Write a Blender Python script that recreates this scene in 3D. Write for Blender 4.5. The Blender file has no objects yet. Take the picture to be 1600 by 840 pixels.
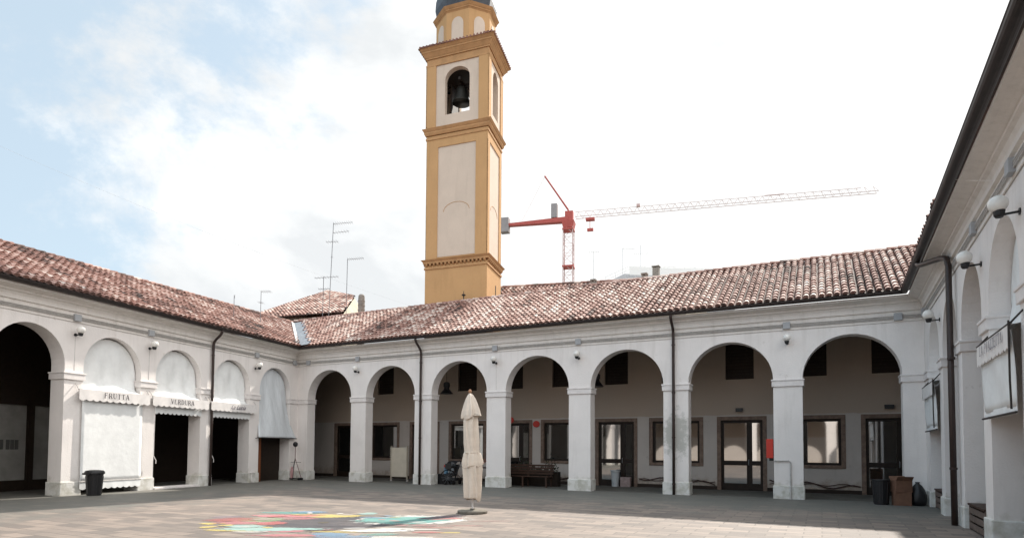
import bpy, bmesh, math, random
from mathutils import Vector, Matrix
random.seed(7)
rad = math.radians
S = bpy.context.scene
COL = S.collection

# ------------------------------------------------------------------ camera
cam = bpy.data.cameras.new("camera"); camo = bpy.data.objects.new("camera", cam); COL.objects.link(camo); S.camera = camo
cam.sensor_width = 36; cam.lens = 36*950.04/1600; cam.shift_y = 0.1506
cam.clip_start = .05; cam.clip_end = 2000
p_, r_ = 0.0408, 0.0067
X0 = Vector((1, 0, 0)); U0 = Vector((0, -math.sin(p_), math.cos(p_))); F0 = Vector((0, math.cos(p_), math.sin(p_)))
rt = X0*math.cos(r_)+U0*math.sin(r_); up = -X0*math.sin(r_)+U0*math.cos(r_)
camo.matrix_world = Matrix(((rt.x, up.x, -F0.x, 0), (rt.y, up.y, -F0.y, 0), (rt.z, up.z, -F0.z, 1.6), (0, 0, 0, 1)))

# ------------------------------------------------------------------ sun, sky, exposure
SUN_AZ, SUN_EL = rad(34), rad(42.4)
sl = bpy.data.lights.new("sun", 'SUN'); sl.energy = 2.5; sl.angle = rad(1.2); sl.color = (1, .93, .84)
so = bpy.data.objects.new("sun", sl); COL.objects.link(so)
sdv = Vector((math.sin(SUN_AZ)*math.cos(SUN_EL), math.cos(SUN_AZ)*math.cos(SUN_EL), math.sin(SUN_EL)))
so.rotation_euler = sdv.to_track_quat('Z', 'Y').to_euler()
S.view_settings.view_transform = 'Standard'; S.view_settings.look = 'None'; S.view_settings.gamma = 1
S.view_settings.exposure = 1.62
W = bpy.data.worlds.new("World"); S.world = W; W.use_nodes = True
nt = W.node_tree; N = nt.nodes; Lk = nt.links
bg = N['Background']; bg.inputs[1].default_value = .1
sky = N.new('ShaderNodeTexSky'); sky.sky_type = 'NISHITA'; sky.sun_disc = False
sky.sun_elevation = SUN_EL; sky.sun_rotation = SUN_AZ; sky.dust_density = 2.0; sky.air_density = 1.0; sky.ozone_density = 1.0
tc = N.new('ShaderNodeTexCoord')
def wn(t, **k):
    n = N.new(t)
    for a, b in k.items(): setattr(n, a, b)
    return n
def wmath(op, a, b=None, c=None, clamp=False):
    n = wn('ShaderNodeMath', operation=op); n.use_clamp = clamp
    for i, v in enumerate((a, b, c)):
        if v is None: continue
        if isinstance(v, (int, float)): n.inputs[i].default_value = v
        else: Lk.new(v, n.inputs[i])
    return n.outputs[0]
sep = wn('ShaderNodeSeparateXYZ'); Lk.new(tc.outputs['Generated'], sep.inputs[0])
def wnoise(scale, det, rough, dist=0.0, off=(0, 0, 0), sc=(1, 1, 1)):
    m = wn('ShaderNodeMapping'); m.inputs['Location'].default_value = off; m.inputs['Scale'].default_value = sc
    Lk.new(tc.outputs['Generated'], m.inputs[0])
    n = wn('ShaderNodeTexNoise'); n.inputs['Scale'].default_value = scale; n.inputs['Detail'].default_value = det
    n.inputs['Roughness'].default_value = rough; n.inputs['Distortion'].default_value = dist
    Lk.new(m.outputs[0], n.inputs['Vector']); return n.outputs['Fac']
# clear sky lies towards the west (-x), the rest is bright broken cloud
side = wmath('MULTIPLY_ADD', sep.outputs['X'], 1.25, wmath('MULTIPLY_ADD', sep.outputs['Z'], -.55, 1.02))
nb = wnoise(2.3, 10, .62, .15, (.35, .1, .62), (1, 1, 1.4))
cov = wmath('ADD', side, wmath('MULTIPLY_ADD', nb, 2.6, -1.3))
mr = wn('ShaderNodeMapRange'); mr.interpolation_type = 'SMOOTHSTEP'
mr.inputs['From Min'].default_value = .12; mr.inputs['From Max'].default_value = .44
Lk.new(cov, mr.inputs['Value'])
shade = wnoise(3.4, 6, .55, .2, (1.9, .7, 0), (1, 1, 1.8))
cr = wn('ShaderNodeValToRGB')
cr.color_ramp.elements[0].position = .36; cr.color_ramp.elements[0].color = (2.85, 2.94, 3.0, 1)
cr.color_ramp.elements[1].position = .56; cr.color_ramp.elements[1].color = (3.85, 3.87, 3.84, 1)
Lk.new(wmath('ADD', shade, wmath('MULTIPLY_ADD', sep.outputs['X'], .30, .02)), cr.inputs[0])
haz = wn('ShaderNodeMix', data_type='RGBA'); haz.inputs['Factor'].default_value = .8
haz.inputs['B'].default_value = (2.02, 2.42, 2.62, 1); Lk.new(sky.outputs[0], haz.inputs['A'])
mx = wn('ShaderNodeMix', data_type='RGBA'); Lk.new(mr.outputs[0], mx.inputs['Factor'])
Lk.new(haz.outputs['Result'], mx.inputs['A']); Lk.new(cr.outputs[0], mx.inputs['B'])
# sky brightened overhead and behind the camera, out of view, as added fill light
br_ = wn('ShaderNodeMapRange'); br_.interpolation_type = 'SMOOTHSTEP'
br_.inputs['From Min'].default_value = -.35; br_.inputs['From Max'].default_value = .35; br_.inputs['To Min'].default_value = 1.0; br_.inputs['To Max'].default_value = 1.7
Lk.new(wmath('ADD', wmath('MULTIPLY', sep.outputs['Y'], -1.0), wmath('MULTIPLY', sep.outputs['Z'], .55)), br_.inputs['Value'])
vm = wn('ShaderNodeVectorMath', operation='SCALE'); Lk.new(mx.outputs['Result'], vm.inputs[0]); Lk.new(br_.outputs[0], vm.inputs['Scale'])
Lk.new(vm.outputs[0], bg.inputs[0])

# ------------------------------------------------------------------ materials
MATS = {}
def mat(name, col, rough=.85, spec=.3, metal=0., noise=0., nscale=4., col2=None, bump=0., bscale=60., ior=None, detail=6, stretch=None, attr=None, thr=(.35, .65)):
    if name in MATS: return MATS[name]
    m = bpy.data.materials.new(name); m.use_nodes = True; MATS[name] = m
    t = m.node_tree; b = t.nodes['Principled BSDF']
    b.inputs['Base Color'].default_value = (*col, 1); b.inputs['Roughness'].default_value = rough
    b.inputs['Specular IOR Level'].default_value = spec; b.inputs['Metallic'].default_value = metal
    if ior: b.inputs['IOR'].default_value = ior
    g = t.nodes.new('ShaderNodeNewGeometry')
    src = g.outputs['Position']
    if stretch:
        mp = t.nodes.new('ShaderNodeMapping'); mp.inputs['Scale'].default_value = stretch; t.links.new(src, mp.inputs[0]); src = mp.outputs[0]
    out = None
    if noise or col2:
        n = t.nodes.new('ShaderNodeTexNoise'); n.inputs['Scale'].default_value = nscale; n.inputs['Detail'].default_value = detail; n.inputs['Roughness'].default_value = .62
        t.links.new(src, n.inputs['Vector'])
        mr = t.nodes.new('ShaderNodeMapRange'); mr.inputs['From Min'].default_value = thr[0]; mr.inputs['From Max'].default_value = thr[1]
        t.links.new(n.outputs['Fac'], mr.inputs['Value'])
        mix = t.nodes.new('ShaderNodeMix'); mix.data_type = 'RGBA'
        c2 = col2 if col2 else tuple(c*(1-noise) for c in col)
        mix.inputs['A'].default_value = (*c2, 1); mix.inputs['B'].default_value = (*col, 1)
        t.links.new(mr.outputs[0], mix.inputs['Factor']); t.links.new(mix.outputs['Result'], b.inputs['Base Color'])
        out = mix
    if bump:
        n2 = t.nodes.new('ShaderNodeTexNoise'); n2.inputs['Scale'].default_value = bscale; n2.inputs['Detail'].default_value = 5
        t.links.new(g.outputs['Position'], n2.inputs['Vector'])
        bp = t.nodes.new('ShaderNodeBump'); bp.inputs['Strength'].default_value = bump; bp.inputs['Distance'].default_value = .02
        t.links.new(n2.outputs['Fac'], bp.inputs['Height']); t.links.new(bp.outputs[0], b.inputs['Normal'])
    return m

def plaster(name, col, stain=(.36, .34, .28), damp=.55, amount=.75):
    """lime-washed plaster: faint mottling, rain streaks, blotchy rising damp with a ragged edge"""
    if name in MATS: return MATS[name]
    m = mat(name, col, .9, .15, bump=.35, bscale=26)
    t = m.node_tree; b = t.nodes['Principled BSDF']; nd = t.nodes; lk = t.links
    g = nd.new('ShaderNodeNewGeometry'); sp = nd.new('ShaderNodeSeparateXYZ'); lk.new(g.outputs['Position'], sp.inputs[0])
    def noise(scale, det, st=None):
        n = nd.new('ShaderNodeTexNoise'); n.inputs['Scale'].default_value = scale; n.inputs['Detail'].default_value = det; n.inputs['Roughness'].default_value = .65
        if st:
            mp = nd.new('ShaderNodeMapping'); mp.inputs['Scale'].default_value = st; lk.new(g.outputs['Position'], mp.inputs[0]); lk.new(mp.outputs[0], n.inputs['Vector'])
        else: lk.new(g.outputs['Position'], n.inputs['Vector'])
        return n.outputs['Fac']
    def mth(op, a, bb, cl=True):
        n = nd.new('ShaderNodeMath'); n.operation = op; n.use_clamp = cl
        for i, v in enumerate((a, bb)):
            if isinstance(v, (int, float)): n.inputs[i].default_value = v
            else: lk.new(v, n.inputs[i])
        return n.outputs[0]
    def mrange(v, a, bb):
        n = nd.new('ShaderNodeMapRange'); n.inputs['From Min'].default_value = a; n.inputs['From Max'].default_value = bb; lk.new(v, n.inputs['Value']); return n.outputs[0]
    def mixc(f, A, B):
        n = nd.new('ShaderNodeMix'); n.data_type = 'RGBA'; lk.new(f, n.inputs['Factor'])
        for k, v in (('A', A), ('B', B)):
            if isinstance(v, tuple): n.inputs[k].default_value = (*v, 1)
            else: lk.new(v, n.inputs[k])
        return n.outputs['Result']
    c1 = mixc(mrange(noise(.9, 6), .38, .66), tuple(c*.93 for c in col), col)
    c2 = mixc(mth('MULTIPLY', mrange(noise(1.6, 5, (2.2, 2.2, .22)), .55, .78), .38), c1, tuple(c*.66 for c in (col[0], col[1]*.99, col[2]*.95)))
    # runs of dirt below the cornice and scattered repairs and scuffs
    band = mth('MULTIPLY', mrange(sp.outputs['Z'], 4.3, 5.9), mth('SUBTRACT', 1.0, mrange(sp.outputs['Z'], 6.1, 6.6)))
    c2 = mixc(mth('MULTIPLY', mth('MULTIPLY', mrange(noise(1.0, 6, (5.5, 5.5, .30)), .50, .70), band), .30), c2, tuple(c*.55 for c in (col[0], col[1]*.97, col[2]*.90)))
    c2 = mixc(mth('MULTIPLY', mrange(noise(.75, 8), .60, .70), .20), c2, tuple(c*.70 for c in (col[0], col[1]*.98, col[2]*.95)))
    c2 = mixc(mth('MULTIPLY', mrange(noise(1.9, 9), .66, .70), .32), c2, tuple(c*.55 for c in (col[0], col[1]*.97, col[2]*.90)))
    zz = mth('SUBTRACT', mth('MULTIPLY', noise(2.6, 8), 2.3, False), mth('MULTIPLY', sp.outputs['Z'], 1/damp, False), False)
    if name == 'white_plaster':     # old leak beside the second downpipe: grey-green algae patch
        dd = nd.new('ShaderNodeVectorMath'); dd.operation = 'SUBTRACT'; dd.inputs[1].default_value = (5.85, 21.68, 2.15); lk.new(g.outputs['Position'], dd.inputs[0])
        de = nd.new('ShaderNodeVectorMath'); de.operation = 'MULTIPLY'; de.inputs[1].default_value = (1.5, 1.5, 1.0); lk.new(dd.outputs[0], de.inputs[0])
        dl = nd.new('ShaderNodeVectorMath'); dl.operation = 'LENGTH'; lk.new(de.outputs[0], dl.inputs[0])
        blot_ = mth('SUBTRACT', mth('MULTIPLY', noise(4.5, 8), 2.0, False), dl.outputs['Value'], False)
        c2 = mixc(mth('MULTIPLY', mrange(blot_, .15, .55), .62), c2, (.27, .275, .235))
    c3 = mixc(mth('MULTIPLY', mrange(zz, .18, .75), amount), c2, mixc(mrange(noise(9, 5), .4, .6), stain, tuple(min(1, s*1.5) for s in stain)))
    lk.new(c3, b.inputs['Base Color'])
    return m
M_PL = plaster('white_plaster', (.79, .748, .722))
M_PLJ = plaster('moulding_plaster', (.75, .71, .67))
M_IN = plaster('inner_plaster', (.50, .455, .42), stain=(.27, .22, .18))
def two_tone(m, zline, upper):
    "a painted dado: the wall above the line is a browner, older limewash"
    t = m.node_tree; nd = t.nodes; lk = t.links; b = nd['Principled BSDF']; src = b.inputs['Base Color'].links[0].from_socket
    g = nd.new('ShaderNodeNewGeometry'); sp = nd.new('ShaderNodeSeparateXYZ'); lk.new(g.outputs['Position'], sp.inputs[0])
    n = nd.new('ShaderNodeTexNoise'); n.inputs['Scale'].default_value = 2.5; lk.new(g.outputs['Position'], n.inputs['Vector'])
    a = nd.new('ShaderNodeMath'); a.operation = 'MULTIPLY_ADD'; a.inputs[1].default_value = .08; lk.new(n.outputs['Fac'], a.inputs[0]); lk.new(sp.outputs['Z'], a.inputs[2])
    r = nd.new('ShaderNodeMapRange'); r.inputs['From Min'].default_value = zline; r.inputs['From Max'].default_value = zline+.04; lk.new(a.outputs[0], r.inputs['Value'])
    x = nd.new('ShaderNodeMix'); x.data_type = 'RGBA'; lk.new(r.outputs[0], x.inputs['Factor']); lk.new(src, x.inputs['A']); x.inputs['B'].default_value = (*upper, 1)
    lk.new(x.outputs['Result'], b.inputs['Base Color'])
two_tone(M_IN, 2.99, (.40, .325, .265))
M_TRIM = mat('imposts_plaster', (.75, .71, .69), .9, .15, noise=.12, nscale=5, bump=.2)
M_PLINTH = mat('plinth_plaster', (.66, .65, .62), .92, .1, col2=(.47, .455, .40), nscale=3.2, bump=.5, bscale=40, thr=(.36, .55))
M_STONE = mat('door_stone', (.23, .165, .13), .85, .2, noise=.35, nscale=7, bump=.3)
M_DARKW = mat('dark_wood', (.022, .013, .008), .6, .3, noise=.4, nscale=9)
M_WOOD = mat('orange_brown_wood', (.22, .07, .025), .5, .3, noise=.4, nscale=12, stretch=(1, 1, .2))
M_GLASS = mat('dark_glass', (.012, .013, .012), .03, 1.0, ior=2.5)
M_GUT = mat('gutter_metal', (.030, .022, .020), .5, .4, noise=.4, nscale=8)
M_PIPE = mat('downpipe_metal', (.038, .022, .018), .45, .45, noise=.35, nscale=6)
M_ZINC = mat('zinc_sheet', (.34, .36, .38), .45, .5, metal=.4, noise=.25, nscale=4)
M_COND = mat('grey_conduit', (.50, .48, .46), .7, .3, noise=.25, nscale=12)
M_BOXG = mat('junction_grey', (.36, .37, .385), .6, .3)
M_CANV = mat('white_canvas', (.78, .79, .785), .85, .1, noise=.1, nscale=3, bump=.25, bscale=8)
M_CANVB = mat('blue_grey_canvas', (.66, .69, .715), .85, .1, noise=.14, nscale=3, stretch=(6, 6, .3), bump=.3, bscale=8)
M_VAL = mat('valance_canvas', (.74, .71, .69), .85, .1, noise=.1, nscale=6)
M_LET = mat('dark_lettering', (.035, .03, .045), .7, .2)
M_LET2 = mat('faded_lettering', (.16, .14, .17), .7, .2)
M_BLACK = mat('black_metal', (.012, .012, .013), .45, .4)
M_GLOBE = mat('opal_globe', (.80, .78, .74), .25, .5, noise=.12, nscale=9)
M_BRICKC = mat('chimney_render', (.30, .27, .24), .9, .1, noise=.35, nscale=7)
M_CARD = mat('cardboard', (.20, .11, .075), .85, .1, noise=.2, nscale=8)
M_RED = mat('red_paint', (.50, .035, .02), .5, .4)
M_PLAST = mat('black_plastic', (.016, .016, .018), .42, .4, noise=.3, nscale=8)
M_BENCH = mat('bench_wood', (.055, .028, .018), .6, .3, noise=.35, nscale=9)
M_LEAF = mat('dark_leaf', (.02, .035, .012), .6, .3, noise=.4, nscale=8)
M_BLACKW = mat('ceiling_boards', (.05, .038, .028), .8, .2, noise=.3, nscale=5)
M_INFL = mat('arcade_floor', (.12, .115, .10), .8, .3, noise=.35, nscale=2)

def glass_panes(): pass
def add_tile_mat():
    m = bpy.data.materials.new('clay_tiles'); m.use_nodes = True; t = m.node_tree; b = t.nodes['Principled BSDF']
    a = t.nodes.new('ShaderNodeAttribute'); a.attribute_name = 'tone'
    cr = t.nodes.new('ShaderNodeValToRGB'); e = cr.color_ramp.elements
    pal = [(0, (.07, .052, .046)), (.16, (.13, .078, .066)), (.34, (.215, .11, .087)), (.52, (.30, .17, .138)), (.70, (.40, .27, .23)), (.86, (.50, .39, .34)), (1, (.56, .49, .44))]
    e[0].position = pal[0][0]; e[0].color = (*pal[0][1], 1); e[1].position = 1; e[1].color = (*pal[-1][1], 1)
    for pz, c in pal[1:-1]:
        q = e.new(pz); q.color = (*c, 1)
    g = t.nodes.new('ShaderNodeNewGeometry'); n = t.nodes.new('ShaderNodeTexNoise'); n.inputs['Scale'].default_value = 9; n.inputs['Detail'].default_value = 6
    t.links.new(g.outputs['Position'], n.inputs['Vector'])
    n2 = t.nodes.new('ShaderNodeTexNoise'); n2.inputs['Scale'].default_value = .55; n2.inputs['Detail'].default_value = 4; t.links.new(g.outputs['Position'], n2.inputs['Vector'])
    ma = t.nodes.new('ShaderNodeMath'); ma.operation = 'MULTIPLY_ADD'; ma.inputs[1].default_value = .55; t.links.new(n.outputs['Fac'], ma.inputs[0])
    mb = t.nodes.new('ShaderNodeMath'); mb.operation = 'ADD'; mb.inputs[1].default_value = -.28
    t.links.new(a.outputs['Fac'], mb.inputs[0]); t.links.new(mb.outputs[0], ma.inputs[2])
    mc = t.nodes.new('ShaderNodeMath'); mc.operation = 'MULTIPLY_ADD'; mc.inputs[1].default_value = 1.2
    md = t.nodes.new('ShaderNodeMath'); md.operation = 'ADD'; md.inputs[1].default_value = -.60; t.links.new(ma.outputs[0], md.inputs[0])
    t.links.new(n2.outputs['Fac'], mc.inputs[0]); t.links.new(md.outputs[0], mc.inputs[2])
    t.links.new(mc.outputs[0], cr.inputs[0]); t.links.new(cr.outputs[0], b.inputs['Base Color'])
    b.inputs['Roughness'].default_value = .82; b.inputs['Specular IOR Level'].default_value = .35
    return m
M_TILE = add_tile_mat()

def ground_mat(paint=None, amount=.8):
    m = bpy.data.materials.new('stone_paving' if paint is None else 'painted_paving'); m.use_nodes = True; t = m.node_tree; nd = t.nodes; lk = t.links; b = nd['Principled BSDF']
    g = nd.new('ShaderNodeNewGeometry')
    mp = nd.new('ShaderNodeMapping'); mp.inputs['Rotation'].default_value = (0, 0, rad(27)); lk.new(g.outputs['Position'], mp.inputs[0])
    br = nd.new('ShaderNodeTexBrick'); br.inputs['Scale'].default_value = 1.0; br.inputs['Brick Width'].default_value = .62; br.inputs['Row Height'].default_value = .30
    br.inputs['Mortar Size'].default_value = .015; br.inputs['Mortar Smooth'].default_value = .4; br.inputs['Bias'].default_value = 0
    br.inputs['Color1'].default_value = (.27, .218, .183, 1); br.inputs['Color2'].default_value = (.115, .10, .092, 1); br.inputs['Mortar'].default_value = (.085, .075, .065, 1)
    ns = nd.new('ShaderNodeTexNoise'); ns.inputs['Scale'].default_value = 3; ns.inputs['Detail'].default_value = 3; lk.new(mp.outputs[0], ns.inputs['Vector'])
    mxv = nd.new('ShaderNodeMix'); mxv.data_type = 'VECTOR'; mxv.inputs['Factor'].default_value = .03; lk.new(mp.outputs[0], mxv.inputs['A']); lk.new(ns.outputs['Color'], mxv.inputs['B'])
    lk.new(mxv.outputs['Result'], br.inputs['Vector'])
    def noise(sc, det, src=None, st=None):
        n = nd.new('ShaderNodeTexNoise'); n.inputs['Scale'].default_value = sc; n.inputs['Detail'].default_value = det; n.inputs['Roughness'].default_value = .65
        s = g.outputs['Position']
        if st:
            q = nd.new('ShaderNodeMapping'); q.inputs['Scale'].default_value = st; q.inputs['Rotation'].default_value = (0, 0, rad(27)); lk.new(s, q.inputs[0]); s = q.outputs[0]
        lk.new(s, n.inputs['Vector']); return n.outputs['Fac']
    def mr(v, a, bb):
        n = nd.new('ShaderNodeMapRange'); n.inputs['From Min'].default_value = a; n.inputs['From Max'].default_value = bb; lk.new(v, n.inputs['Value']); return n.outputs[0]
    def mix(f, A, B, bt='MIX'):
        n = nd.new('ShaderNodeMix'); n.data_type = 'RGBA'; n.blend_type = bt
        for k, v in (('Factor', f), ('A', A), ('B', B)):
            if isinstance(v, tuple): n.inputs[k].default_value = (*v, 1)
            elif isinstance(v, (int, float)): n.inputs[k].default_value = v
            else: lk.new(v, n.inputs[k])
        return n.outputs['Result']
    c = mix(mr(noise(.5, 7), .36, .64), (.13, .114, .10), (.235, .194, .164))
    c = mix(.33, br.outputs['Color'], c)
    mm = nd.new('ShaderNodeMath'); mm.operation = 'MULTIPLY'; mm.inputs[1].default_value = .45; lk.new(mr(noise(1.1, 6, st=(.5, 2.6, 1)), .5, .66), mm.inputs[0])
    c = mix(mm.outputs[0], c, (.11, .10, .09))
    # moss along two wings, widened to paint in the shade's blue-green cast; ragged edge
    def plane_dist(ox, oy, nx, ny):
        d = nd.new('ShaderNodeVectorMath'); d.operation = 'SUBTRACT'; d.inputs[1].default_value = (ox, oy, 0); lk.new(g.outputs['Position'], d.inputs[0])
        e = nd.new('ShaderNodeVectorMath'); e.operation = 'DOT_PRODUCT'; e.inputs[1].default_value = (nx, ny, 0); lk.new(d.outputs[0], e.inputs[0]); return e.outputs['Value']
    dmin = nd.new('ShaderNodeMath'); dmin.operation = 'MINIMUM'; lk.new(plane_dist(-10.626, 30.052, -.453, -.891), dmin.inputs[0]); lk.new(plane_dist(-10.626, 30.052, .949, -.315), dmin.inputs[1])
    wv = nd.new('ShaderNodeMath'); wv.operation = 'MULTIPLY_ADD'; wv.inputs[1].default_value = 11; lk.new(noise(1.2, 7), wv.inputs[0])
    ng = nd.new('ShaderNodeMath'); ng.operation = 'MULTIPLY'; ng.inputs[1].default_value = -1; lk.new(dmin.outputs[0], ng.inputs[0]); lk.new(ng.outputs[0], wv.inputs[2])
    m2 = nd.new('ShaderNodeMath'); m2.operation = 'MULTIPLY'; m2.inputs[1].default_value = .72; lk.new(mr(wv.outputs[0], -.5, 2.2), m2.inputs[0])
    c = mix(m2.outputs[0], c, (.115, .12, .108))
    if paint is not None:
        # chalk or paint worn through to the stone
        tcx = nd.new('ShaderNodeTexCoord'); sv = nd.new('ShaderNodeVectorMath'); sv.operation = 'SUBTRACT'; sv.inputs[1].default_value = (.5, .5, .5); lk.new(tcx.outputs['Generated'], sv.inputs[0])
        mv = nd.new('ShaderNodeVectorMath'); mv.operation = 'MULTIPLY'; mv.inputs[1].default_value = (2, 2, 0); lk.new(sv.outputs[0], mv.inputs[0])
        ln = nd.new('ShaderNodeVectorMath'); ln.operation = 'LENGTH'; lk.new(mv.outputs[0], ln.inputs[0])
        q1 = nd.new('ShaderNodeMath'); q1.operation = 'MULTIPLY_ADD'; q1.inputs[1].default_value = 1.5; lk.new(noise(6.5, 8), q1.inputs[0])
        q2 = nd.new('ShaderNodeMath'); q2.operation = 'SUBTRACT'; q2.inputs[0].default_value = .42; lk.new(ln.outputs['Value'], q2.inputs[1]); lk.new(q2.outputs[0], q1.inputs[2])
        m3 = nd.new('ShaderNodeMath'); m3.operation = 'MULTIPLY'; m3.inputs[1].default_value = amount; lk.new(mr(q1.outputs[0], .22, .42), m3.inputs[0])
        trn = nd.new('ShaderNodeBsdfTransparent'); mxs = nd.new('ShaderNodeMixShader'); lk.new(m3.outputs[0], mxs.inputs[0]); lk.new(trn.outputs[0], mxs.inputs[1]); lk.new(b.outputs[0], mxs.inputs[2])
        lk.new(mxs.outputs[0], nd['Material Output'].inputs['Surface'])
        c = mix(.68, c, paint)
    lk.new(c, b.inputs['Base Color'])
    b.inputs['Roughness'].default_value = .72; b.inputs['Specular IOR Level'].default_value = .35
    bp = nd.new('ShaderNodeBump'); bp.inputs['Strength'].default_value = .35; bp.inputs['Distance'].default_value = .012
    hh = nd.new('ShaderNodeMath'); hh.operation = 'ADD'; lk.new(noise(22, 6), hh.inputs[0]); lk.new(br.outputs['Fac'], hh.inputs[1]); 
    inv = nd.new('ShaderNodeMath'); inv.operation = 'SUBTRACT'; lk.new(noise(22, 6), inv.inputs[0]); lk.new(br.outputs['Fac'], inv.inputs[1])
    lk.new(inv.outputs[0], bp.inputs['Height']); lk.new(bp.outputs[0], b.inputs['Normal'])
    return m

# ------------------------------------------------------------------ helpers
def V(*a): return Vector(a)
class MB:
    def __init__(s): s.v = []; s.f = []; s.t = []
    def face(s, pts, tone=None):
        i = len(s.v); s.v += [tuple(p) for p in pts]; s.f.append(tuple(range(i, i+len(pts)))); s.t.append(tone if tone is not None else .5)
    def mesh(s, vs, fs, tone=None):
        i = len(s.v); s.v += [tuple(p) for p in vs]
        for f in fs: s.f.append(tuple(i+k for k in f)); s.t.append(tone if tone is not None else .5)
    def hexa(s, c, tone=None):          # 8 corners: bottom 4 then top 4
        s.mesh(c, [(0, 3, 2, 1), (4, 5, 6, 7), (0, 1, 5, 4), (1, 2, 6, 5), (2, 3, 7, 6), (3, 0, 4, 7)], tone)
    def box(s, o, u, v, w, u0, u1, v0, v1, w0, w1):
        P = lambda a, b, c: o+u*a+v*b+w*c
        s.hexa([P(u0, v0, w0), P(u1, v0, w0), P(u1, v1, w0), P(u0, v1, w0), P(u0, v0, w1), P(u1, v0, w1), P(u1, v1, w1), P(u0, v1, w1)])
    def tube(s, pts, r, n=8, cap=True):
        pts = [Vector(p) for p in pts]; rings = []; rr = r if isinstance(r, (list, tuple)) else [r]*len(pts)
        a = None
        for k, p in enumerate(pts):
            d = (pts[min(k+1, len(pts)-1)]-pts[max(k-1, 0)]).normalized()
            if a is None: a = d.orthogonal().normalized()
            a = (a-d*a.dot(d)).normalized(); b = d.cross(a)
            rings.append([p+(a*math.cos(2*math.pi*i/n)+b*math.sin(2*math.pi*i/n))*rr[k] for i in range(n)])
        i0 = len(s.v)
        for R in rings: s.v += [tuple(q) for q in R]
        for k in range(len(pts)-1):
            for i in range(n):
                s.f.append((i0+k*n+i, i0+k*n+(i+1) % n, i0+(k+1)*n+(i+1) % n, i0+(k+1)*n+i)); s.t.append(.5)
        if cap:
            s.f.append(tuple(i0+i for i in range(n))[::-1]); s.f.append(tuple(i0+(len(pts)-1)*n+i for i in range(n))); s.t += [.5, .5]
    def lathe(s, c, prof, n=20, sx=1, sy=1):
        c = Vector(c); i0 = len(s.v)
        for r, z in prof:
            for i in range(n): s.v.append(tuple(c+V(r*sx*math.cos(2*math.pi*i/n), r*sy*math.sin(2*math.pi*i/n), z)))
        for k in range(len(prof)-1):
            for i in range(n): s.f.append((i0+k*n+i, i0+k*n+(i+1) % n, i0+(k+1)*n+(i+1) % n, i0+(k+1)*n+i)); s.t.append(.5)
        s.f.append(tuple(i0+i for i in range(n))[::-1]); s.f.append(tuple(i0+(len(prof)-1)*n+i for i in range(n))); s.t += [.5, .5]
    def build(s, name, m, parent=None, smooth=False, origin=None, weld=False, recalc=True, bevel=0, attr=False):
        org = Vector(origin) if origin is not None else (parent_world(parent) if parent is not None else Vector((0, 0, 0)))
        me = bpy.data.meshes.new(name); me.from_pydata([tuple(Vector(v)-org) for v in s.v], [], s.f)
        if attr:
            at = me.attributes.new('tone', 'FLOAT', 'FACE'); at.data.foreach_set('value', s.t)
        if recalc:
            bm = bmesh.new(); bm.from_mesh(me)
            if weld: bmesh.ops.remove_doubles(bm, verts=bm.verts, dist=.0005)
            bmesh.ops.recalc_face_normals(bm, faces=bm.faces); bm.to_mesh(me); bm.free()
        if smooth: me.shade_smooth()
        me.materials.append(m); o = bpy.data.objects.new(name, me); COL.objects.link(o)
        if parent is not None:
            o.parent = parent; o.location = org-parent_world(parent)
        else: o.location = org
        if bevel:
            b = o.modifiers.new('bevel', 'BEVEL'); b.width = bevel; b.segments = 2; b.limit_method = 'ANGLE'
        return o
def parent_world(o):
    l = Vector(o.location)
    while o.parent is not None: o = o.parent; l = l+Vector(o.location)
    return l
def tag(o, label=None, cat=None, group=None, kind=None):
    if label: o['label'] = label
    if cat: o['category'] = cat
    if group: o['group'] = group
    if kind: o['kind'] = kind
    return o
def thing(name, label, cat, loc, group=None):
    o = bpy.data.objects.new(name, None); COL.objects.link(o); o.location = loc; o.empty_display_size = .2
    return tag(o, label, cat, group)
def dup(root, loc, rz, label=None):
    r = root.copy(); COL.objects.link(r); r.location = loc; r.rotation_euler = (0, 0, rz)
    if label: r['label'] = label
    for ch in list(root.children):
        c = ch.copy(); COL.objects.link(c); c.parent = r
        for g in list(ch.children):
            d = g.copy(); COL.objects.link(d); d.parent = c
    return r

class Wing:
    """local frame of a wing: s along the facade, o out towards the yard, z up; a0 / a1 mitre slopes of the two ends"""
    def __init__(w, ox, oy, sx, sy, nx, ny, length, a0, a1): w.O = V(ox, oy, 0); w.s = V(sx, sy, 0); w.n = V(nx, ny, 0); w.L = length; w.a0 = a0; w.a1 = a1
    def P(w, s, o=0., z=0.): return w.O+w.s*s+w.n*o+V(0, 0, z)
    def start(w, o): return w.a0*o
    def end(w, o): return w.L-w.a1*o
BW = Wing(-10.626, 30.052, .8913, -.4534, -.4534, -.8913, 25.92, 1.162, 1.0245)
LW = Wing(-10.626, 30.052, -.3154, -.949, .949, -.3154, 37.5, 1.162, .8)
RW = Wing(12.479, 18.298, -.4748, -.8801, -.8801, .4748, 33.5, 1.0245, .9)
ROOM = 3.5

def sweep(mb, w, prof, closed=False, step=None):
    for (o1, z1), (o2, z2) in zip(prof[:-1], prof[1:]):
        mb.face([w.P(w.start(o1), o1, z1), w.P(w.end(o1), o1, z1), w.P(w.end(o2), o2, z2), w.P(w.start(o2), o2, z2)])

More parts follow.
